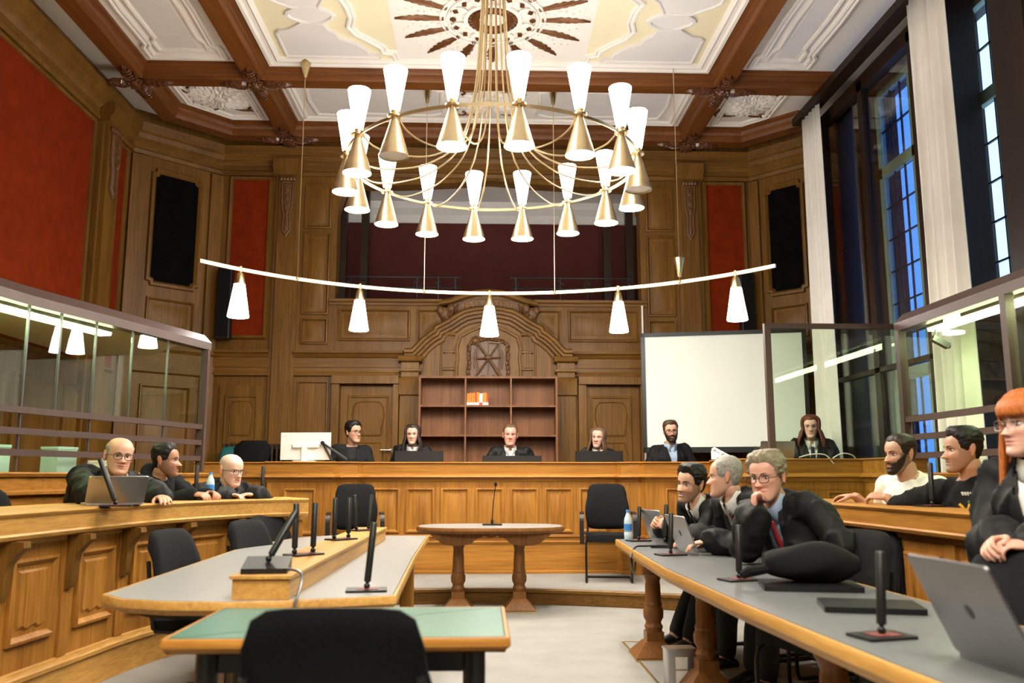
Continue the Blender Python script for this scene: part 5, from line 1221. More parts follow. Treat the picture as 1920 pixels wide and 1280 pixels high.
    def trousers():
        M_ = MB(); torso_rings(M_, P0, N0, rt, fw, 1.0*wide, lo=-.06, hi=.28)
        for key in 'RL':
            h_, k_, f_ = legs[key]; limb(M_, [tuple(h_), tuple(k_), tuple(f_+(k_-f_)*.12)], [.095, .075, .058], 14)
        vs, fs = remesh(M_, .016, 2); put(vs, fs, 'trousers', 'trousers')
        for key in 'RL':
            f_ = legs[key][2]; m = MB(); R = []
            for t, hw, hh in ((-.08, .028, .05), (-.05, .036, .07), (.02, .042, .075), (.10, .046, .045), (.16, .042, .032), (.19, .02, .018)):
                R.append([tuple(V((f_.x, f_.y, f_.z-.045))+fw*t+rt*hw*math.cos(q)+V((0, 0, max(0, hh*.5+hh*.5*math.sin(q))))) for q in [i*2*PI/12 for i in range(12)]])
            m.rings(R); put(m.v, m.f, 'shoe', 'black_plastic')
    def collar(mat, rr=.068, h=.040, open_=.55, drop=.05):
        m = MB(); base = N0-V((0, 0, .012))+fo*.004; Ri, Ro, T = [], [], []
        for i in range(25):
            a = open_*.4+(2*PI-open_*.8)*i/24; d = fo*math.cos(a)+r_*math.sin(a); fr = max(0, math.cos(a))
            T.append(base+d*(rr*.93)+up*(h*(1-.35*fr))); Ro.append(base+d*(rr+.016+.012*fr)+up*(-.004-drop*fr**3))
        m.rings([[tuple(p) for p in T], [tuple(p+(p-base)*.12+up*.004) for p in T], [tuple(p) for p in Ro]], closed=False, cap0=False, cap1=False)
        o = put(m.v, m.f, 'collar', mat); s_ = o.modifiers.new('t', 'SOLIDIFY'); s_.thickness = .003
    def tie_(mat, k, bow=False):
        m = MB(); R = []
        for s, hw in ((.935, .016), (.915, .021), (.89, .015), (.80, .022), (.65, .031), (.48, .040)):
            c = front(s, k)+fo*(.012 if s > .88 else .006); R.append([tuple(c-r_*hw), tuple(c+fo*.008-r_*hw*.3), tuple(c+fo*.008+r_*hw*.3), tuple(c+r_*hw), tuple(c-fo*.006)])
        m.rings(R); put(m.v, m.f, 'necktie', mat)
    def shirt_(mat, k=1.0, vc=None): 
        return garment('shirt', mat, k, (.058, .052, .046, .040, .034), .012, vc, .066, .003, .012, hem=-.06)
    def lapels(mat, k, v0, vw, vo, wd=.034):
        for s_ in (-1, 1):
            m = MB(); R = []
            for i in range(15):
                s = v0-.02+(1.0-v0+.01)*i/14; x = max(0, vw*(s-v0)/(1-v0))+vo; w_ = wd*(.45+.55*math.sin(PI*min(1, .15+i/14)))
                a = front(min(s, 1.0), k*wide, s_*(x-.007))+fo*.017; b = front(min(s, 1.0), k*wide, s_*(x+w_))+fo*.021; R.append([tuple(a-fo*.012), tuple(a), tuple((a+b)/2+fo*.005), tuple(b), tuple(b-fo*.016)])
            m.rings(R, cap0=True, cap1=True); put(m.v, m.f, 'lapel', mat)
    if sitting is not None: trousers()
    if outfit == 'robe':
        shirt_(shirt or 'shirt_white', .985*1.0); collar(shirt or 'shirt_white')
        if tie: tie_(tie, 1.0*wide)
        garment('robe', 'robe', 1.12, (.070, .068, .068, .074, .080), .035, (.40, .058, .010), .074, .024, .010, hem=-.06, pad=.012, capw=1.15); lapels('robe', 1.12, .40, .058, .010)
    elif outfit == 'jacket':
        shirt_(shirt or 'shirt_white', .985)
        if F.get('collar', 1): collar(shirt or 'shirt_white')
        if tie: tie_(tie, 1.0*wide)
        garment('jacket', F.get('jmat', 'jacket'), 1.09, (.068, .062, .056, .050, .045), .02, (.30, .060, .008), .072, .008, .011, pad=.012, capw=1.1); lapels(F.get('jmat', 'jacket'), 1.09, .30, .060, .008, .045)
    elif outfit == 'hoodie':
        garment('hooded_top', 'hoodie', 1.12, (.074, .068, .062, .056, .048), .015, None, .072, .014, .010)
        m = MB(); base = N0-V((0, 0, .035)); pts = [tuple(base+(fo*math.cos(a)*(.085 if math.cos(a) > 0 else .125)+r_*math.sin(a)*.10)+up*(.02-.055*max(0, math.cos(a))+.02*max(0, -math.cos(a)))) for a in [i*2*PI/22 for i in range(23)]]
        m.tube(pts, [.030+.018*max(0, -math.cos(i*2*PI/22)) for i in range(23)], 10); put(m.v, m.f, 'hood', 'hoodie')
        m = MB(); c = front(.62, 1.13, .09)+fo*.016; m.ball(c, (.012, .012, .006), 8, 5); m.ball(c+r_*.016, (.012, .012, .006), 8, 5); put(m.v, m.f, 'chest_logo', 'print_white')
    elif outfit == 'tee':
        garment('t_shirt', 'tee_white', 1.10, (.07,)*5, .1, None, .070, .008, .010, short=True)
        m = MB(); base = N0-V((0, 0, .022)); pts = [tuple(base+fo*math.cos(a)*.072+r_*math.sin(a)*.074+up*(-.018*math.cos(a))) for a in [i*2*PI/24 for i in range(25)]]; m.tube(pts, .007, 8); put(m.v, m.f, 'neckband', 'tee_white')
    elif outfit == 'sweater':
        garment('sweater', 'black_cloth', 1.12, (.074, .070, .064, .058, .048), -.10, None, .068, .012, .010)
        m = MB(); base = N0-V((0, 0, .016)); pts = [tuple(base+fo*math.cos(a)*.070+r_*math.sin(a)*.072+up*(-.016*math.cos(a))) for a in [i*2*PI/24 for i in range(25)]]; m.tube(pts, .010, 8); put(m.v, m.f, 'neckband', 'black_cloth')
        for nm, mt, sp in (('yellow_print', 'print_yellow', [(-.06, .75, .022, .9), (-.035, .77, .032, -.5), (-.01, .765, .030, .8), (-.075, .73, .014, 0)]), ('green_print', 'print_green', [(.02, .79, .030, -.6), (.045, .81, .036, -.3), (.068, .82, .030, .2)]), ('white_print', 'print_white', [(-.03+.016*i, .90-.004*i, .009, 0) for i in range(5)])):
            m = MB()
            for x, s, l_, an_ in sp:
                c = front(s, 1.14, x)+fo*.012; d_ = (r_*math.sin(an_)+up*math.cos(an_))
                m.tube([tuple(c-d_*l_), tuple(c+d_*l_)], [.007, .009 if l_ > .012 else .006], 6)
            put(m.v, m.f, nm, mt)
    return root
FAIR, PINK, TAN, OLIVE = (.60, .34, .23), (.62, .31, .23), (.40, .20, .115), (.47, .26, .16)
DK = (.03, .018, .012)
DN = (0, 0, -1)
if 1:
    # --- the bench
    person('man in a dark jacket and black glasses beside the white monitor', (-1.60, 10.20, 1.70), (-1.66, 10.36, .95), (.85, .02, 0), .25, {'R': (-1.78, 10.02, 1.12), 'L': (-1.40, 10.0, 1.12)}, 'jacket', {'nd': .150, 'style': 'short', 'thick': .020, 'side_t': .6, 'quiff': .010, 'jmat': 'jacket_grey', 'collar': 0}, FAIR, 'black', glasses='frame_black', shirt='shirt_black', vox=.008)
    person('dark-haired woman judge in a black robe behind the first black monitor', (-.90, 10.20, 1.67), (-.92, 10.36, .95), (-.03, 0, 0), 0, {'R': (-1.0, 10.08, 1.13), 'L': (-.75, 10.08, 1.13)}, 'robe', {'nd': .150, 'style': 'long', 'long': .20, 'thick': .016, 'side_t': .9, 'hairline': .196, 'open': .98, 'jaw': .9, 'lipc': 1.1, 'flare': .03, 'front_len': 1.05}, (.58, .35, .26), 'dark', hs=1.0, shirt='shirt_white', vox=.008, wide=.9)
    person('presiding judge in a black robe with white shirt and tie before the bookcase', (.26, 10.25, 1.67), (.26, 10.40, .93), (-.02, .02, .03), 0, {'R': (.05, 10.06, 1.12), 'L': (.50, 10.06, 1.12)}, 'robe', {'nd': .150, 'style': 'short', 'thick': .010, 'side_t': .35, 'hairline': .200, 'jaw': 1.12, 'fat': 1.05, 'neck': 1.15, 'brow_t': .8}, PINK, 'lightbrown', hs=1.08, shirt='shirt_white', tie='tie_white', vox=.008, wide=1.1)
    person('light-haired woman judge in a black robe behind the right black monitor', (1.31, 10.20, 1.64), (1.34, 10.36, .92), (-.42, .03, .08), -.1, {'R': (1.15, 10.08, 1.12), 'L': (1.45, 10.08, 1.12)}, 'robe', {'nd': .150, 'style': 'long', 'long': .15, 'thick': .015, 'side_t': .9, 'hairline': .20, 'open': 1.05, 'jaw': .92, 'lipc': 1.0, 'flare': .02}, (.62, .37, .27), 'lightbrown', hs=1.02, shirt='shirt_white', vox=.008, wide=.9)
    person('bearded man in a black jacket and light blue shirt before the screen', (2.16, 10.10, 1.71), (2.18, 10.26, .96), (-.08, .02, -.03), .05, {'R': (1.95, 9.92, 1.12), 'L': (2.4, 9.92, 1.12)}, 'jacket', {'nd': .150, 'style': 'short', 'thick': .018, 'side_t': .5, 'quiff': .008, 'beard_mesh': .010, 'beard': (DK, .6)}, FAIR, 'brown', glasses='frame_brown', shirt='shirt_blue', vox=.008, wide=1.08, brow='dark')
    person('red-haired woman in a black robe and glasses behind the glass screen', (3.46, 9.10, 1.71), (3.50, 9.26, .96), (-.40, .03, .0), -.25, {'R': (3.22, 8.86, 1.14), 'L': (3.55, 8.82, 1.14)}, 'robe', {'nd': .150, 'style': 'long', 'long': .16, 'thick': .016, 'side_t': 1.1, 'hairline': .188, 'open': 1.02, 'jaw': .92, 'flare': .045}, (.64, .39, .30), 'auburn', hs=1.05, glasses='frame_metal', shirt='shirt_white', tie='cuff_navy', vox=.008)
    # --- left desk
    person('balding man in a black robe and dark glasses at the laptop on the left', (-2.61, 6.10, 1.33), (-2.92, 6.34, .66), (.66, .04, .10), .75, {'L': (-2.20, 5.80, 1.062), 'R': (-2.52, 5.56, 1.062)}, 'robe', {'style': 'balding', 'thick': .007, 'fat': 1.08, 'jaw': 1.12, 'neck': 1.2, 'stubble_hair': ((.35, .28, .2), .35), 'brow_t': .8}, (.60, .33, .22), 'grey', hs=1.10, glasses='frame_black', shirt='shirt_white', tie='tie_brown', poses={'L': {'dir': (.6, -.8, -.1), 'palm': DN, 'curl': .35}, 'R': {'dir': (.5, -.8, 0), 'palm': DN}}, vox=.006, wide=1.2, belly=.05, brow='brown')
    person('man in a dark hooded top turned to the right at the left desk', (-2.47, 6.60, 1.31), (-2.74, 6.72, .66), (1.62, .03, 0), 1.15, {'R': (-2.17, 6.36, 1.065), 'L': (-2.10, 6.50, 1.068)}, 'hoodie', {'style': 'short', 'thick': .016, 'side_t': .3, 'quiff': .006, 'beard': (DK, .45), 'nose': 1.25, 'hairline': .196}, TAN, 'black', hs=1.05, poses={'R': {'dir': (.9, -.3, -.05), 'palm': (0, .3, -1), 'curl': .8}, 'L': {'dir': (.8, -.6, .0), 'palm': (0, -.5, -1), 'curl': .9}}, vox=.006, wide=1.05)
    person('white-haired man in a black robe with a red patterned tie at the desk end', (-2.09, 7.00, 1.24), (-2.30, 7.26, .60), (.98, .16, 0), .62, {'R': (-2.02, 6.70, 1.046), 'L': (-1.82, 6.76, 1.050)}, 'robe', {'style': 'none', 'stubble_hair': ((.62, .55, .48), .30), 'fat': 1.06, 'jaw': 1.08, 'neck': 1.2, 'brow_t': .7}, (.70, .43, .33), 'white', hs=1.07, glasses='frame_black', shirt='shirt_black', tie='tie_pattern', poses={'R': {'dir': (.95, -.25, .02), 'palm': (0, -.2, -1), 'curl': .5}, 'L': {'dir': (-.7, -.6, .05), 'palm': (.1, .1, -1), 'curl': .6}}, vox=.006, wide=1.12)
    # --- right desk
    person('bearded man in a white t-shirt behind the straight right desk', (2.59, 5.40, 1.33), (2.86, 5.52, .62), (-1.35, .06, 0), -1.15, {'R': (2.42, 5.72, 1.062), 'L': (2.46, 5.36, 1.064)}, 'tee', {'nd': .138, 'style': 'short', 'thick': .012, 'side_t': .45, 'beard': (DK, .75), 'beard_mesh': .003, 'hairline': .196, 'nose': 1.15, 'neck': 1.25}, OLIVE, 'dark', hs=1.05, poses={'R': {'dir': (-.6, .8, 0), 'palm': DN, 'curl': .5}, 'L': {'dir': (-.7, .65, .1), 'palm': (.3, .4, -1), 'curl': .8}}, vox=.006, wide=1.08)
    person('man in a black printed sweater behind the straight right desk', (2.66, 4.80, 1.34), (2.92, 4.86, .62), (-1.72, .04, 0), -1.0, {'R': (2.66, 5.08, .90), 'L': (2.72, 4.58, .90)}, 'sweater', {'nd': .138, 'style': 'short', 'thick': .018, 'side_t': .35, 'quiff': .012, 'beard': (DK, .4), 'nose': 1.15, 'neck': 1.2}, OLIVE, 'black', hs=1.07, vox=.006, wide=1.08)
    person('woman in a black robe with long ginger hair and glasses standing on the right', (2.06, 3.27, 1.395), (2.15, 3.32, .70), (-1.5, .02, 0), -1.0, {'R': (1.86, 3.18, .960), 'L': (1.90, 3.07, .950)}, 'robe', {'nd': .145, 'style': 'long', 'long': .34, 'thick': .020, 'side_t': 1.0, 'hairline': .185, 'open': 1.0, 'fringe': 1, 'jaw': .92, 'flare': .02, 'front_len': 1.1}, (.64, .37, .28), 'ginger', hs=1.06, glasses='frame_metal', shirt='shirt_white', poses={'R': {'dir': (-.9, -.35, -.1), 'palm': (.1, -.6, -.7), 'curl': 1.0}, 'L': {'dir': (-.9, .2, .05), 'palm': (-.1, .3, -1), 'curl': 1.0}}, vox=.005, sitting=False, wide=.95)
    # --- counsel table
    person('smiling dark-haired counsel with trimmed beard and black tie', (1.36, 5.90, 1.14), (1.92, 6.12, .46), (-1.0, .05, .12), -1.25, {'R': (1.20, 6.10, .86), 'L': (1.22, 5.94, .85)}, 'robe', {'style': 'short', 'thick': .022, 'side_t': .5, 'quiff': .014, 'beard': (DK, .55), 'smile': 1, 'brow_t': 1.3}, (.55, .31, .20), 'black', hs=1.07, shirt='shirt_white', tie='tie_black', poses={'R': {'dir': (-.8, -.5, .25), 'palm': (-.2, -.8, -.2), 'curl': 1.1}, 'L': {'dir': (-.7, .55, .3), 'palm': (-.3, .8, .0), 'curl': 1.1}}, vox=.005, hint={'R': (0, .6, -1), 'L': (0, -.6, -1)}, knees={'R': (1.5, 6.15, .5), 'L': (1.5, 5.95, .5)}, feet={'R': (1.25, 6.1, .09), 'L': (1.3, 5.9, .09)})
    person('older balding counsel with a dark red tie, turned away to his neighbour', (1.46, 5.40, 1.19), (1.96, 5.50, .46), (-1.95, .05, 0), -1.25, {'R': (1.32, 5.66, .80), 'L': (1.32, 5.30, .80)}, 'robe', {'style': 'receding', 'thick': .009, 'side_t': .9, 'hairline': .212, 'jaw': 1.0, 'nose': 1.0, 'neck': 1.1}, (.62, .35, .24), 'grey', hs=1.08, shirt='shirt_white', tie='tie_darkred', poses={'L': {'dir': (-1, .1, -.12), 'palm': DN, 'curl': .5}, 'R': {'dir': (-1, 0, -.1), 'palm': DN, 'curl': .5}}, vox=.005, hint={'R': (0, .6, -1), 'L': (.2, -.6, -1)}, knees={'R': (1.5, 5.6, .5), 'L': (1.5, 5.4, .5)}, feet={'R': (1.4, 5.6, .09), 'L': (1.4, 5.35, .09)})
    person('grey-haired counsel in glasses and red tie resting his chin on his fist', (1.49, 4.70, 1.19), (1.98, 4.92, .46), (-.80, .10, -.05), -1.05, {'R': (1.37, 4.58, 1.00), 'L': (1.72, 4.56, .64)}, 'robe', {'watch': 'R', 'style': 'short', 'thick': .022, 'side_t': .7, 'mess': 2.0, 'hairline': .190, 'fat': 1.06, 'jaw': 1.1, 'neck': 1.2}, (.62, .33, .24), 'ash', hs=1.12, glasses='frame_brown', shirt='shirt_blue', tie='tie_red', poses={'R': {'dir': (.05, .0, 1), 'palm': (.75, -.1, 0), 'curl': 1.5, 'thumb': .2}, 'L': {'dir': (-.6, -.75, -.05), 'palm': DN, 'curl': .5}}, vox=.005, hint={'R': (-.2, .3, -1), 'L': (.3, -.5, -1)}, wide=1.15, belly=.04, knees={'R': (1.55, 5.0, .5), 'L': (1.55, 4.8, .5)}, feet={'R': (1.45, 5.0, .09), 'L': (1.45, 4.75, .09)}, brow='brown')
bpy.data.scenes.remove(TSC)
# ================================================================ SMALL THINGS
def stick_mic(lbl, loc, rz=0, tilts=((0, 0),), wedge=False, L=.21, grp='stick microphones'):
    t = thing('microphone', lbl, 'microphone', loc, rz, grp)
    m = MB()
    if wedge: m.rings([[(x, y, z) for x, y, z in ((-.09, yy, 0), (.09, yy, 0), (.09, yy, hh), (-.09, yy, hh))] for yy, hh in ((-.08, .02), (.08, .055))])
    else: m.box(-.085, .085, -.06, .06, 0, .008, .006)
    m.build('base', 'black_plastic', t); z0 = .04 if wedge else .008
    if not wedge:
        m = MB(); m.box(-.04, .05, -.035, .03, .0081, .0105); m.build('control_panel', 'mic_print', t, smooth=False)
    for i, (tx, ty) in enumerate(tilts):
        x = 0 if len(tilts) == 1 else (-.055 if i == 0 else .055)
        d = V((math.sin(tx), math.sin(ty), 1)).normalized(); p = V((x, 0, z0))
        m = MB(); m.tube([p, p+d*.03], .007, 8); m.ball(p+d*.012, .013, 8, 6); o = m.build('joint', 'black_metal', t)
        m = MB(); m.lathe(p+d*.028, [(.010, 0), (.0145, .004), (.0145, L), (.011, L+.005)], 14, axis=d); m.build('microphone_stick', 'black_plastic', t)
    return t
stick_mic('wedge-based microphone leaning right at the near end of the oak box', (-.95, 3.60, .813), .1, ((.55, .25),), True, .20)
stick_mic('pair of stick microphones nearest the wedge-based one on the oak box', (-.95, 4.33, .813), .85, ((0, 0), (0.02, 0)))
stick_mic('middle pair of stick microphones on the oak box', (-.93, 5.34, .813), .85, ((0.0, 0), (0, 0)))
stick_mic('far pair of stick microphones on the oak box', (-.92, 6.20, .813), .85, ((-.1, 0), (.1, 0)))
stick_mic('stick microphone on the grey table right behind the foreground chair', (-.56, 3.72, .721), .1, ((.09, 0),), False, .24)
stick_mic('stick microphone beside the water bottle on the counsel table', (1.08, 6.40, .721), .3, ((.05, 0),))
stick_mic('wedge-based upright microphone on the counsel table', (1.16, 5.85, .721), -.3, ((.05, 0),), True)
stick_mic('stick microphone in front of the counsel\'s silver laptop', (1.07, 5.28, .721), .3, ((.04, 0),))
stick_mic('stick microphone near the black bag on the counsel table', (1.11, 4.02, .721), .3, ((.03, 0),))
stick_mic('stick microphone beside the big foreground laptop', (1.12, 2.62, .721), .25, ((.06, 0),))
stick_mic('stick microphone on the straight right desk', (2.52, 4.92, 1.021), .3, ((.02, 0),))
stick_mic('stick microphone leaning across the left man\'s laptop', (-2.20, 5.12, 1.021), .3, ((-.40, 0),), False, .25)
stick_mic('stick microphone before the man in the hooded top', (-2.18, 6.45, 1.021), .3, ((0, 0),))
stick_mic('stick microphone at the far end of the curved desk', (-1.86, 7.10, 1.021), .3, ((0, 0),))
g = thing('gooseneck_microphone', 'thin gooseneck microphone standing on the witness table', 'microphone', (.02, 8.02, .746))
m = MB(); m.box(-.09, .09, -.05, .05, 0, .012, .006); m.build('base', 'black_plastic', g)
m = MB(); m.tube(smooth_path([(0, 0, .01), (.0, 0, .06), (.01, 0, .2), (.022, -.01, .30), (.03, -.02, .355)], 4), .0045, 7); m.lathe((0, 0, .012), [(.012, 0), (.012, .035), (.006, .04)], 10); m.build('neck', 'black_metal', g)
m = MB(); m.ball((.031, -.022, .37), (.014, .014, .02), 10, 8); m.build('windshield', 'black_cloth', g)
m = MB(); m.tube(smooth_path([(.27, 7.99, .69), (.235, 7.99, .4), (.235, 7.97, .15), (.14, 7.9, .008), (.05, 7.8, .006)], 6), .005, 6); tag(m.build('cable', 'black_plastic'), 'thin black cable hanging down beside the witness table pedestal', 'cable')

def laptop(lbl, loc, rz, open_deg, mat='alu', w=.33, d=.23, logo=True):
    """hinge line at local y=0 along x; base towards -y; lid back faces +y"""
    t = thing('laptop', lbl, 'laptop', loc, rz, 'laptops')
    m = MB(); m.prism(round_rect(-w/2, w/2, -d, 0, .012, 3), .001, .014); b = m.build('base', mat, t)
    m = MB(); m.box(-w/2+.03, w/2-.03, -d*.60, -.03, .0141, .0155); m.build('keyboard', 'black_plastic', b, smooth=False)
    a = math.radians(open_deg); M = Matrix.Translation((0, .002, .014)) @ Matrix.Rotation(PI-a, 4, 'X')
    m = MB(); m.prism(round_rect(-w/2, w/2, 0, d, .012, 3), -.003, .004); n = len(m.v); o = m.build('lid', mat, t)
    mm = Matrix.Translation((0, .002, .016)) @ Matrix.Rotation(PI-a, 4, 'X') @ Matrix.Rotation(0, 4, 'X'); o.data.transform(mm)
    m = MB(); m.box(-w/2+.01, w/2-.01, .012, d-.01, .0042, .005); s = m.build('display', 'black_plastic', o, smooth=False); s.data.transform(mm)
    if logo:
        m = MB(); m.ball((0, d*.5, -.0032), (.016, .02, .0012), 10, 6); s = m.build('logo', 'black_metal', o); s.data.transform(mm)
    return t
laptop('silver laptop of the man in glasses on the curved desk', (-2.30, 5.34, 1.021), PI+.55, 125, 'alu', .33, .19, False)
laptop('silver laptop with its lid towards the water bottle', (1.22, 6.30, .721), PI/2+.25, 112, 'alu')
laptop('open silver laptop in front of the grey-haired counsel', (1.21, 5.42, .721), PI/2+.15, 112, 'alu')
laptop('big open grey laptop in the right foreground', (1.21, 2.18, .721), PI/2+.06, 116, 'alu_dark', .34, .28)
laptop('silver laptop on the red-haired woman\'s bench', (2.84, 8.42, 1.361), PI+.06, 105, 'alu', .35, .16, False)
m = MB(); m.prism(round_rect(-.17, .17, -.12, .12, .012, 3), 0, .02); o = m.build('closed_laptop', 'black_metal'); o.location = (1.33, 3.16, .721); o.rotation_euler = (0, 0, -.25); tag(o, 'closed dark laptop lying beside the black bag', 'laptop')
m = MB(); m.prism(round_rect(-.20, .20, -.13, .13, .01, 3), 0, .022); o = m.build('folder', 'black_plastic'); o.location = (1.33, 3.74, .721); o.rotation_euler = (0, 0, -.2); tag(o, 'flat black folder under the black bag', 'folder')
m = MB(); R = []
for k in range(17):
    t = k/16; x = -.20+.40*t; rr = math.sin(PI*(.08+.86*t))**.6; R.append([(x, (.10*rr*math.cos(a))*(1+.06*math.sin(9*t+3*a)), max(.0, .078+(.088*rr*math.sin(a))*(1+.12*math.sin(7*t+a*2)))) for a in [i*2*PI/20 for i in range(20)]])
m.rings(R); bag = thing('bag', 'soft black bag lying on the counsel table', 'bag', (1.35, 3.76, .744), -.15); m.build('pouch', 'black_cloth', bag)
m = MB(); m.tube([(-.16, -.02, .06), (-.27, -.05, .045), (-.29, -.02, .03)], [.018, .024, .02], 8); m.build('strap', 'black_cloth', bag)

def monitor(lbl, loc, w, h, rz=0, mat='black_plastic', zoff=.12, back=True):
    t = thing('monitor', lbl, 'monitor', loc, rz, 'monitors')
    m = MB(); m.box(-w/2, w/2, -.015, .015, zoff, zoff+h, .004); s = m.build('panel', mat, t, smooth=False)
    m = MB(); m.box(-w/2+.012, w/2-.012, .0151, .017, zoff+.012, zoff+h-.012); m.build('display', 'black_metal', s, smooth=False)
    m = MB(); m.rings([[(x*q, y, zoff+h*.5+z*q) for x, z in ((-1, -.11), (1, -.11), (1, .11), (-1, .11))] for q, y in ((w*.28, -.014), (w*.24, -.04))]); m.build('rear_bulge', 'alu_dark' if mat == 'black_plastic' else mat, s, smooth=False)
    m = MB(); m.box(-.03, .03, -.055, -.035, .01, zoff+h*.5); m.build('stand', mat, t, smooth=False)
    m = MB(); m.prism(round_rect(-.12, .12, -.11, .09, .03, 4), 0, .012); m.build('foot', mat, t)
    return t
monitor('black monitor in front of the dark-haired woman judge', (-.80, 9.93, 1.091), .56, .30, 0, zoff=.085)
monitor('low black monitor in front of the presiding judge', (.27, 9.93, 1.091), .68, .30, 0, zoff=.03)
monitor('black monitor in front of the blonde woman judge', (1.28, 9.93, 1.091), .55, .30, 0, zoff=.085)
im = monitor('white-backed computer monitor at the left end of the bench', (-2.03, 9.60, 1.347), .56, .30, -.08, 'white_plastic', .02)
ba = thing('desk_lamp_stand', 'black folding arm standing beside the white monitor', 'stand', (-1.72, 9.55, 1.347))
m = MB(); m.tube([(0, 0, 0), (-.11, 0, .20), (-.12, 0, .215)], .012, 8); m.build('lower_arm', 'black_metal', ba)
m = MB(); m.tube([(-.115, -.02, .21), (.16, -.02, .03)], .008, 8); m.tube([(-.11, .015, .195), (.15, .015, .015)], .008, 8); m.build('upper_arm', 'black_metal', ba)
m = MB(); m.lathe((-.115, .03, .205), [(.02, 0), (.02, .06)], 12, axis=(0, -1, 0)); m.build('hinge', 'black_plastic', ba); m = MB(); m.lathe((0, 0, 0), [(.035, 0), (.035, .015), (.015, .02)], 14); m.build('clamp', 'black_plastic', ba)

def bottle(lbl, loc, h=.21):
    t = thing('water_bottle', lbl, 'bottle', loc, 0, 'water bottles')
    m = MB(); m.lathe((0, 0, 0), [(.028, 0), (.031, .006), (.031, h*.25), (.028, h*.27), (.031, h*.29), (.031, h*.6), (.027, h*.72), (.013, h*.88), (.012, h*.93)], 18); m.build('body', 'water', t)
    m = MB(); m.lathe((0, 0, h*.32), [(.0315, 0), (.0315, h*.22)], 18, cap=False); m.build('wrapper', 'blue_cap', t)
    m = MB(); m.lathe((0, 0, h*.92), [(.014, 0), (.014, h*.08), (.012, h*.085)], 14); m.build('cap', 'blue_cap', t)
bottle('water bottle with blue cap at the far end of the counsel table', (1.02, 6.50, .721), .22)
bottle('water bottle between the hooded man and the white-haired man', (-2.13, 6.62, 1.021), .20)
def glassware(lbl, loc, h=.10, r=.03):
    m = MB(); m.lathe((0, 0, 0), [(r*.8, 0), (r, h), (r*.93, h), (r*.74, .008), (0, .008)], 16, cap=False); o = m.build('drinking_glass', 'clear_glass'); o.location = loc; tag(o, lbl, 'glass')
glassware('clear drinking glass on the red-haired woman\'s bench', (2.62, 8.34, 1.361), .12, .03); glassware('drinking glass by the bearded man on the judges\' bench', (1.83, 9.42, 1.346), .13, .025)
# desk phone and cables on the clerk's bench
ph = thing('desk_phone', 'white desk phone tilted on the bench beside the laptop', 'phone', (2.40, 8.80, 1.361), .4)
m = MB(); m.rings([[(x, y, z) for x, y, z in ((-.07, yy, 0), (.07, yy, 0), (.07, yy, h), (-.07, yy, h))] for yy, h in ((-.09, .02), (.09, .09))]); m.build('body', 'white_plastic', ph)
m = MB(); m.tube([(-.05, -.07, .05), (-.05, -.02, .085), (-.05, .06, .115), (-.05, .085, .10)], [.018, .013, .013, .018], 8); m.build('handset', 'white_plastic', ph)
for k, (pts, mat, lbl) in enumerate((([(3.0, 8.26, 1.37), (3.12, 8.25, 1.40), (3.25, 8.24, 1.395), (3.31, 8.23, 1.33), (3.33, 8.235, 1.31)], 'white_plastic', 'white cable looping over the red-haired woman\'s bench'), ([(3.35, 8.3, 1.365), (3.45, 8.32, 1.41), (3.55, 8.34, 1.40), (3.6, 8.36, 1.366)], 'white_plastic', 'short white cable arching near the teal chair'), ([(1.17, 5.80, .735), (1.02, 5.78, .735), (.93, 5.72, .73), (.885, 5.62, .66), (.95, 5.9, .55), (1.0, 6.1, .6)], 'black_plastic', 'black cable hanging over the edge of the counsel table'), ([(-.88, 3.56, .83), (-.80, 3.52, .82), (-.785, 3.48, .78), (-.80, 3.44, .70), (-.81, 3.43, .6)], 'alu_dark', 'grey cable running down from the wedge-based microphone'))):
    m = MB(); m.tube(smooth_path(pts, 6), .006, 7); tag(m.build('cable', mat), lbl, 'cable')
# floor socket and floor plate
so = thing('socket_tower', 'small grey floor tower with two power sockets', 'socket', (1.075, 5.16, 0), .05)
m = MB(); m.prism(round_rect(-.085, .085, -.05, .05, .012, 3), .006, .20); m.prism(round_rect(-.09, .09, -.055, .055, .012, 3), .20, .21); m.build('housing', 'alu', so)
for z in (.055, .13):
    m = MB(); m.box(-.035, .035, -.053, -.0501, z-.033, z+.033); f = m.build('socket_plate', 'white_plastic', so, smooth=False)
    m = MB(); m.lathe((0, -.0532, z), [(.0225, 0), (.0225, .002), (.019, .002), (.018, -.003), (0, -.003)], 18, axis=(0, -1, 0), cap=False)
    for s in (-1, 1): m.lathe((s*.009, -.0535, z), [(.003, 0), (.003, .004)], 8, axis=(0, -1, 0))
    m.build('socket', 'white_plastic', f)
fp = thing('floor_plate', 'flat floor plate with a brass rim beside the socket tower', 'floor plate', (1.08, 5.8, .0))
m = MB(); m.box(-.12, .15, -.75, .62, .0005, .005); m.build('plate', 'carpet', fp, smooth=False)
m = MB(); m.box(-.135, -.12, -.75, .635, .0005, .008); m.box(-.12, .15, .62, .635, .0005, .008); m.build('rim', 'brass_dull', fp, smooth=False)
m = MB(); m.box(-.09, .09, -.13, .13, 0, .003); o = m.build('paper_sheet', 'paper', smooth=False); o.location = (1.30, 5.86, .721); o.rotation_euler = (0, 0, .3); tag(o, 'white paper sheet lying before the smiling counsel', 'paper')
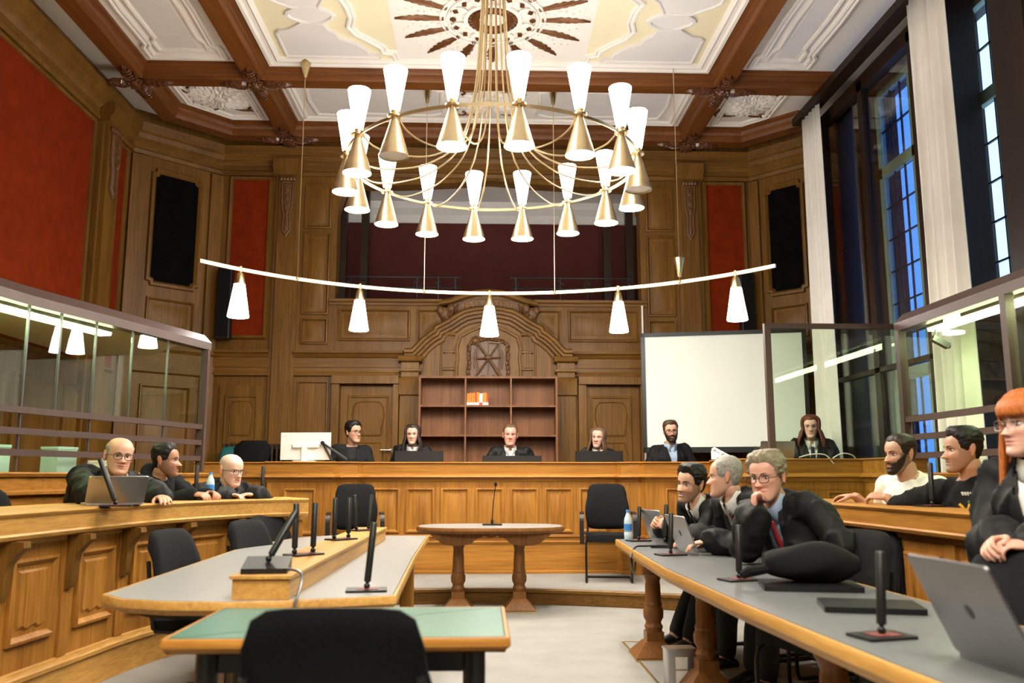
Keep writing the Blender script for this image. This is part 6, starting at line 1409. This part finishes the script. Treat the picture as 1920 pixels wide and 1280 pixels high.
# files on the ledge in the left dock
for k, (x, y, z, sx, sy, h, mat, lbl) in enumerate(((-3.42, 6.93, 1.221, .16, .20, .20, 'card_green', 'pale green box file inside the left glass dock'), (-3.22, 7.35, 1.221, .20, .22, .10, 'paper', 'white box file inside the left glass dock'), (-3.62, 6.40, 1.221, .10, .16, .20, 'card_green', 'narrow pale file at the left inside the left glass dock'))):
    t = thing('box_file', lbl, 'file', (x, y, z), -.3); m = MB(); m.box(-sx/2, sx/2, -sy/2, sy/2, 0, h-.02); m.build('box', mat, t, smooth=False)
    m = MB(); m.box(-sx/2-.004, sx/2+.004, -sy/2-.004, sy/2+.004, h-.02, h); m.build('lid', mat, t, smooth=False)
m = MB(); m.prism([(-4.3, 5.4), (-3.72, 5.4), (-3.55, 6.2), (-3.24, 7.4), (-3.4, 8.0), (-4.3, 8.6)], .9, 1.219); o = tag(m.build('dock_counter', 'wall_y', smooth=False), 'brown counter inside the left glass dock', 'counter')
sp = thing('wall_speaker', 'black column loudspeaker on the left red cloth', 'speaker', (-3.46, 11.13, 2.95))
m = MB(); m.box(-.09, .09, -.09, .06, .0, .95, .01); m.build('cabinet', 'black_plastic', sp); m = MB(); m.box(-.075, .075, -.094, -.0901, .03, .92); m.build('grille', 'black_cloth', sp, smooth=False); m = MB(); m.box(-.03, .03, .06, .113, .4, .5); m.build('wall_bracket', 'black_metal', sp, smooth=False)
sp2 = copytree(sp); sp2.location = (3.46, 11.13, 2.95); sp2['label'] = 'black column loudspeaker on the right red cloth'

sv = thing('surveillance_camera', 'small grey camera under the cap of the right glass dock', 'camera', (3.47, 6.42, 2.22))
m = MB(); m.obox(Matrix.Translation((0, 0, 0)) @ Matrix.Rotation(.5, 4, 'Y'), .14, .05, .045); m.build('housing', 'alu_dark', sv); m = MB(); m.tube([(-.03, 0, .02), (-.03, 0, .10)], .010, 8); m.build('mount', 'alu_dark', sv); m = MB(); m.lathe((.062, 0, -.034), [(.016, 0), (.016, .012)], 12, axis=(.88, 0, -.48)); m.build('camera_lens', 'black_plastic', sv)
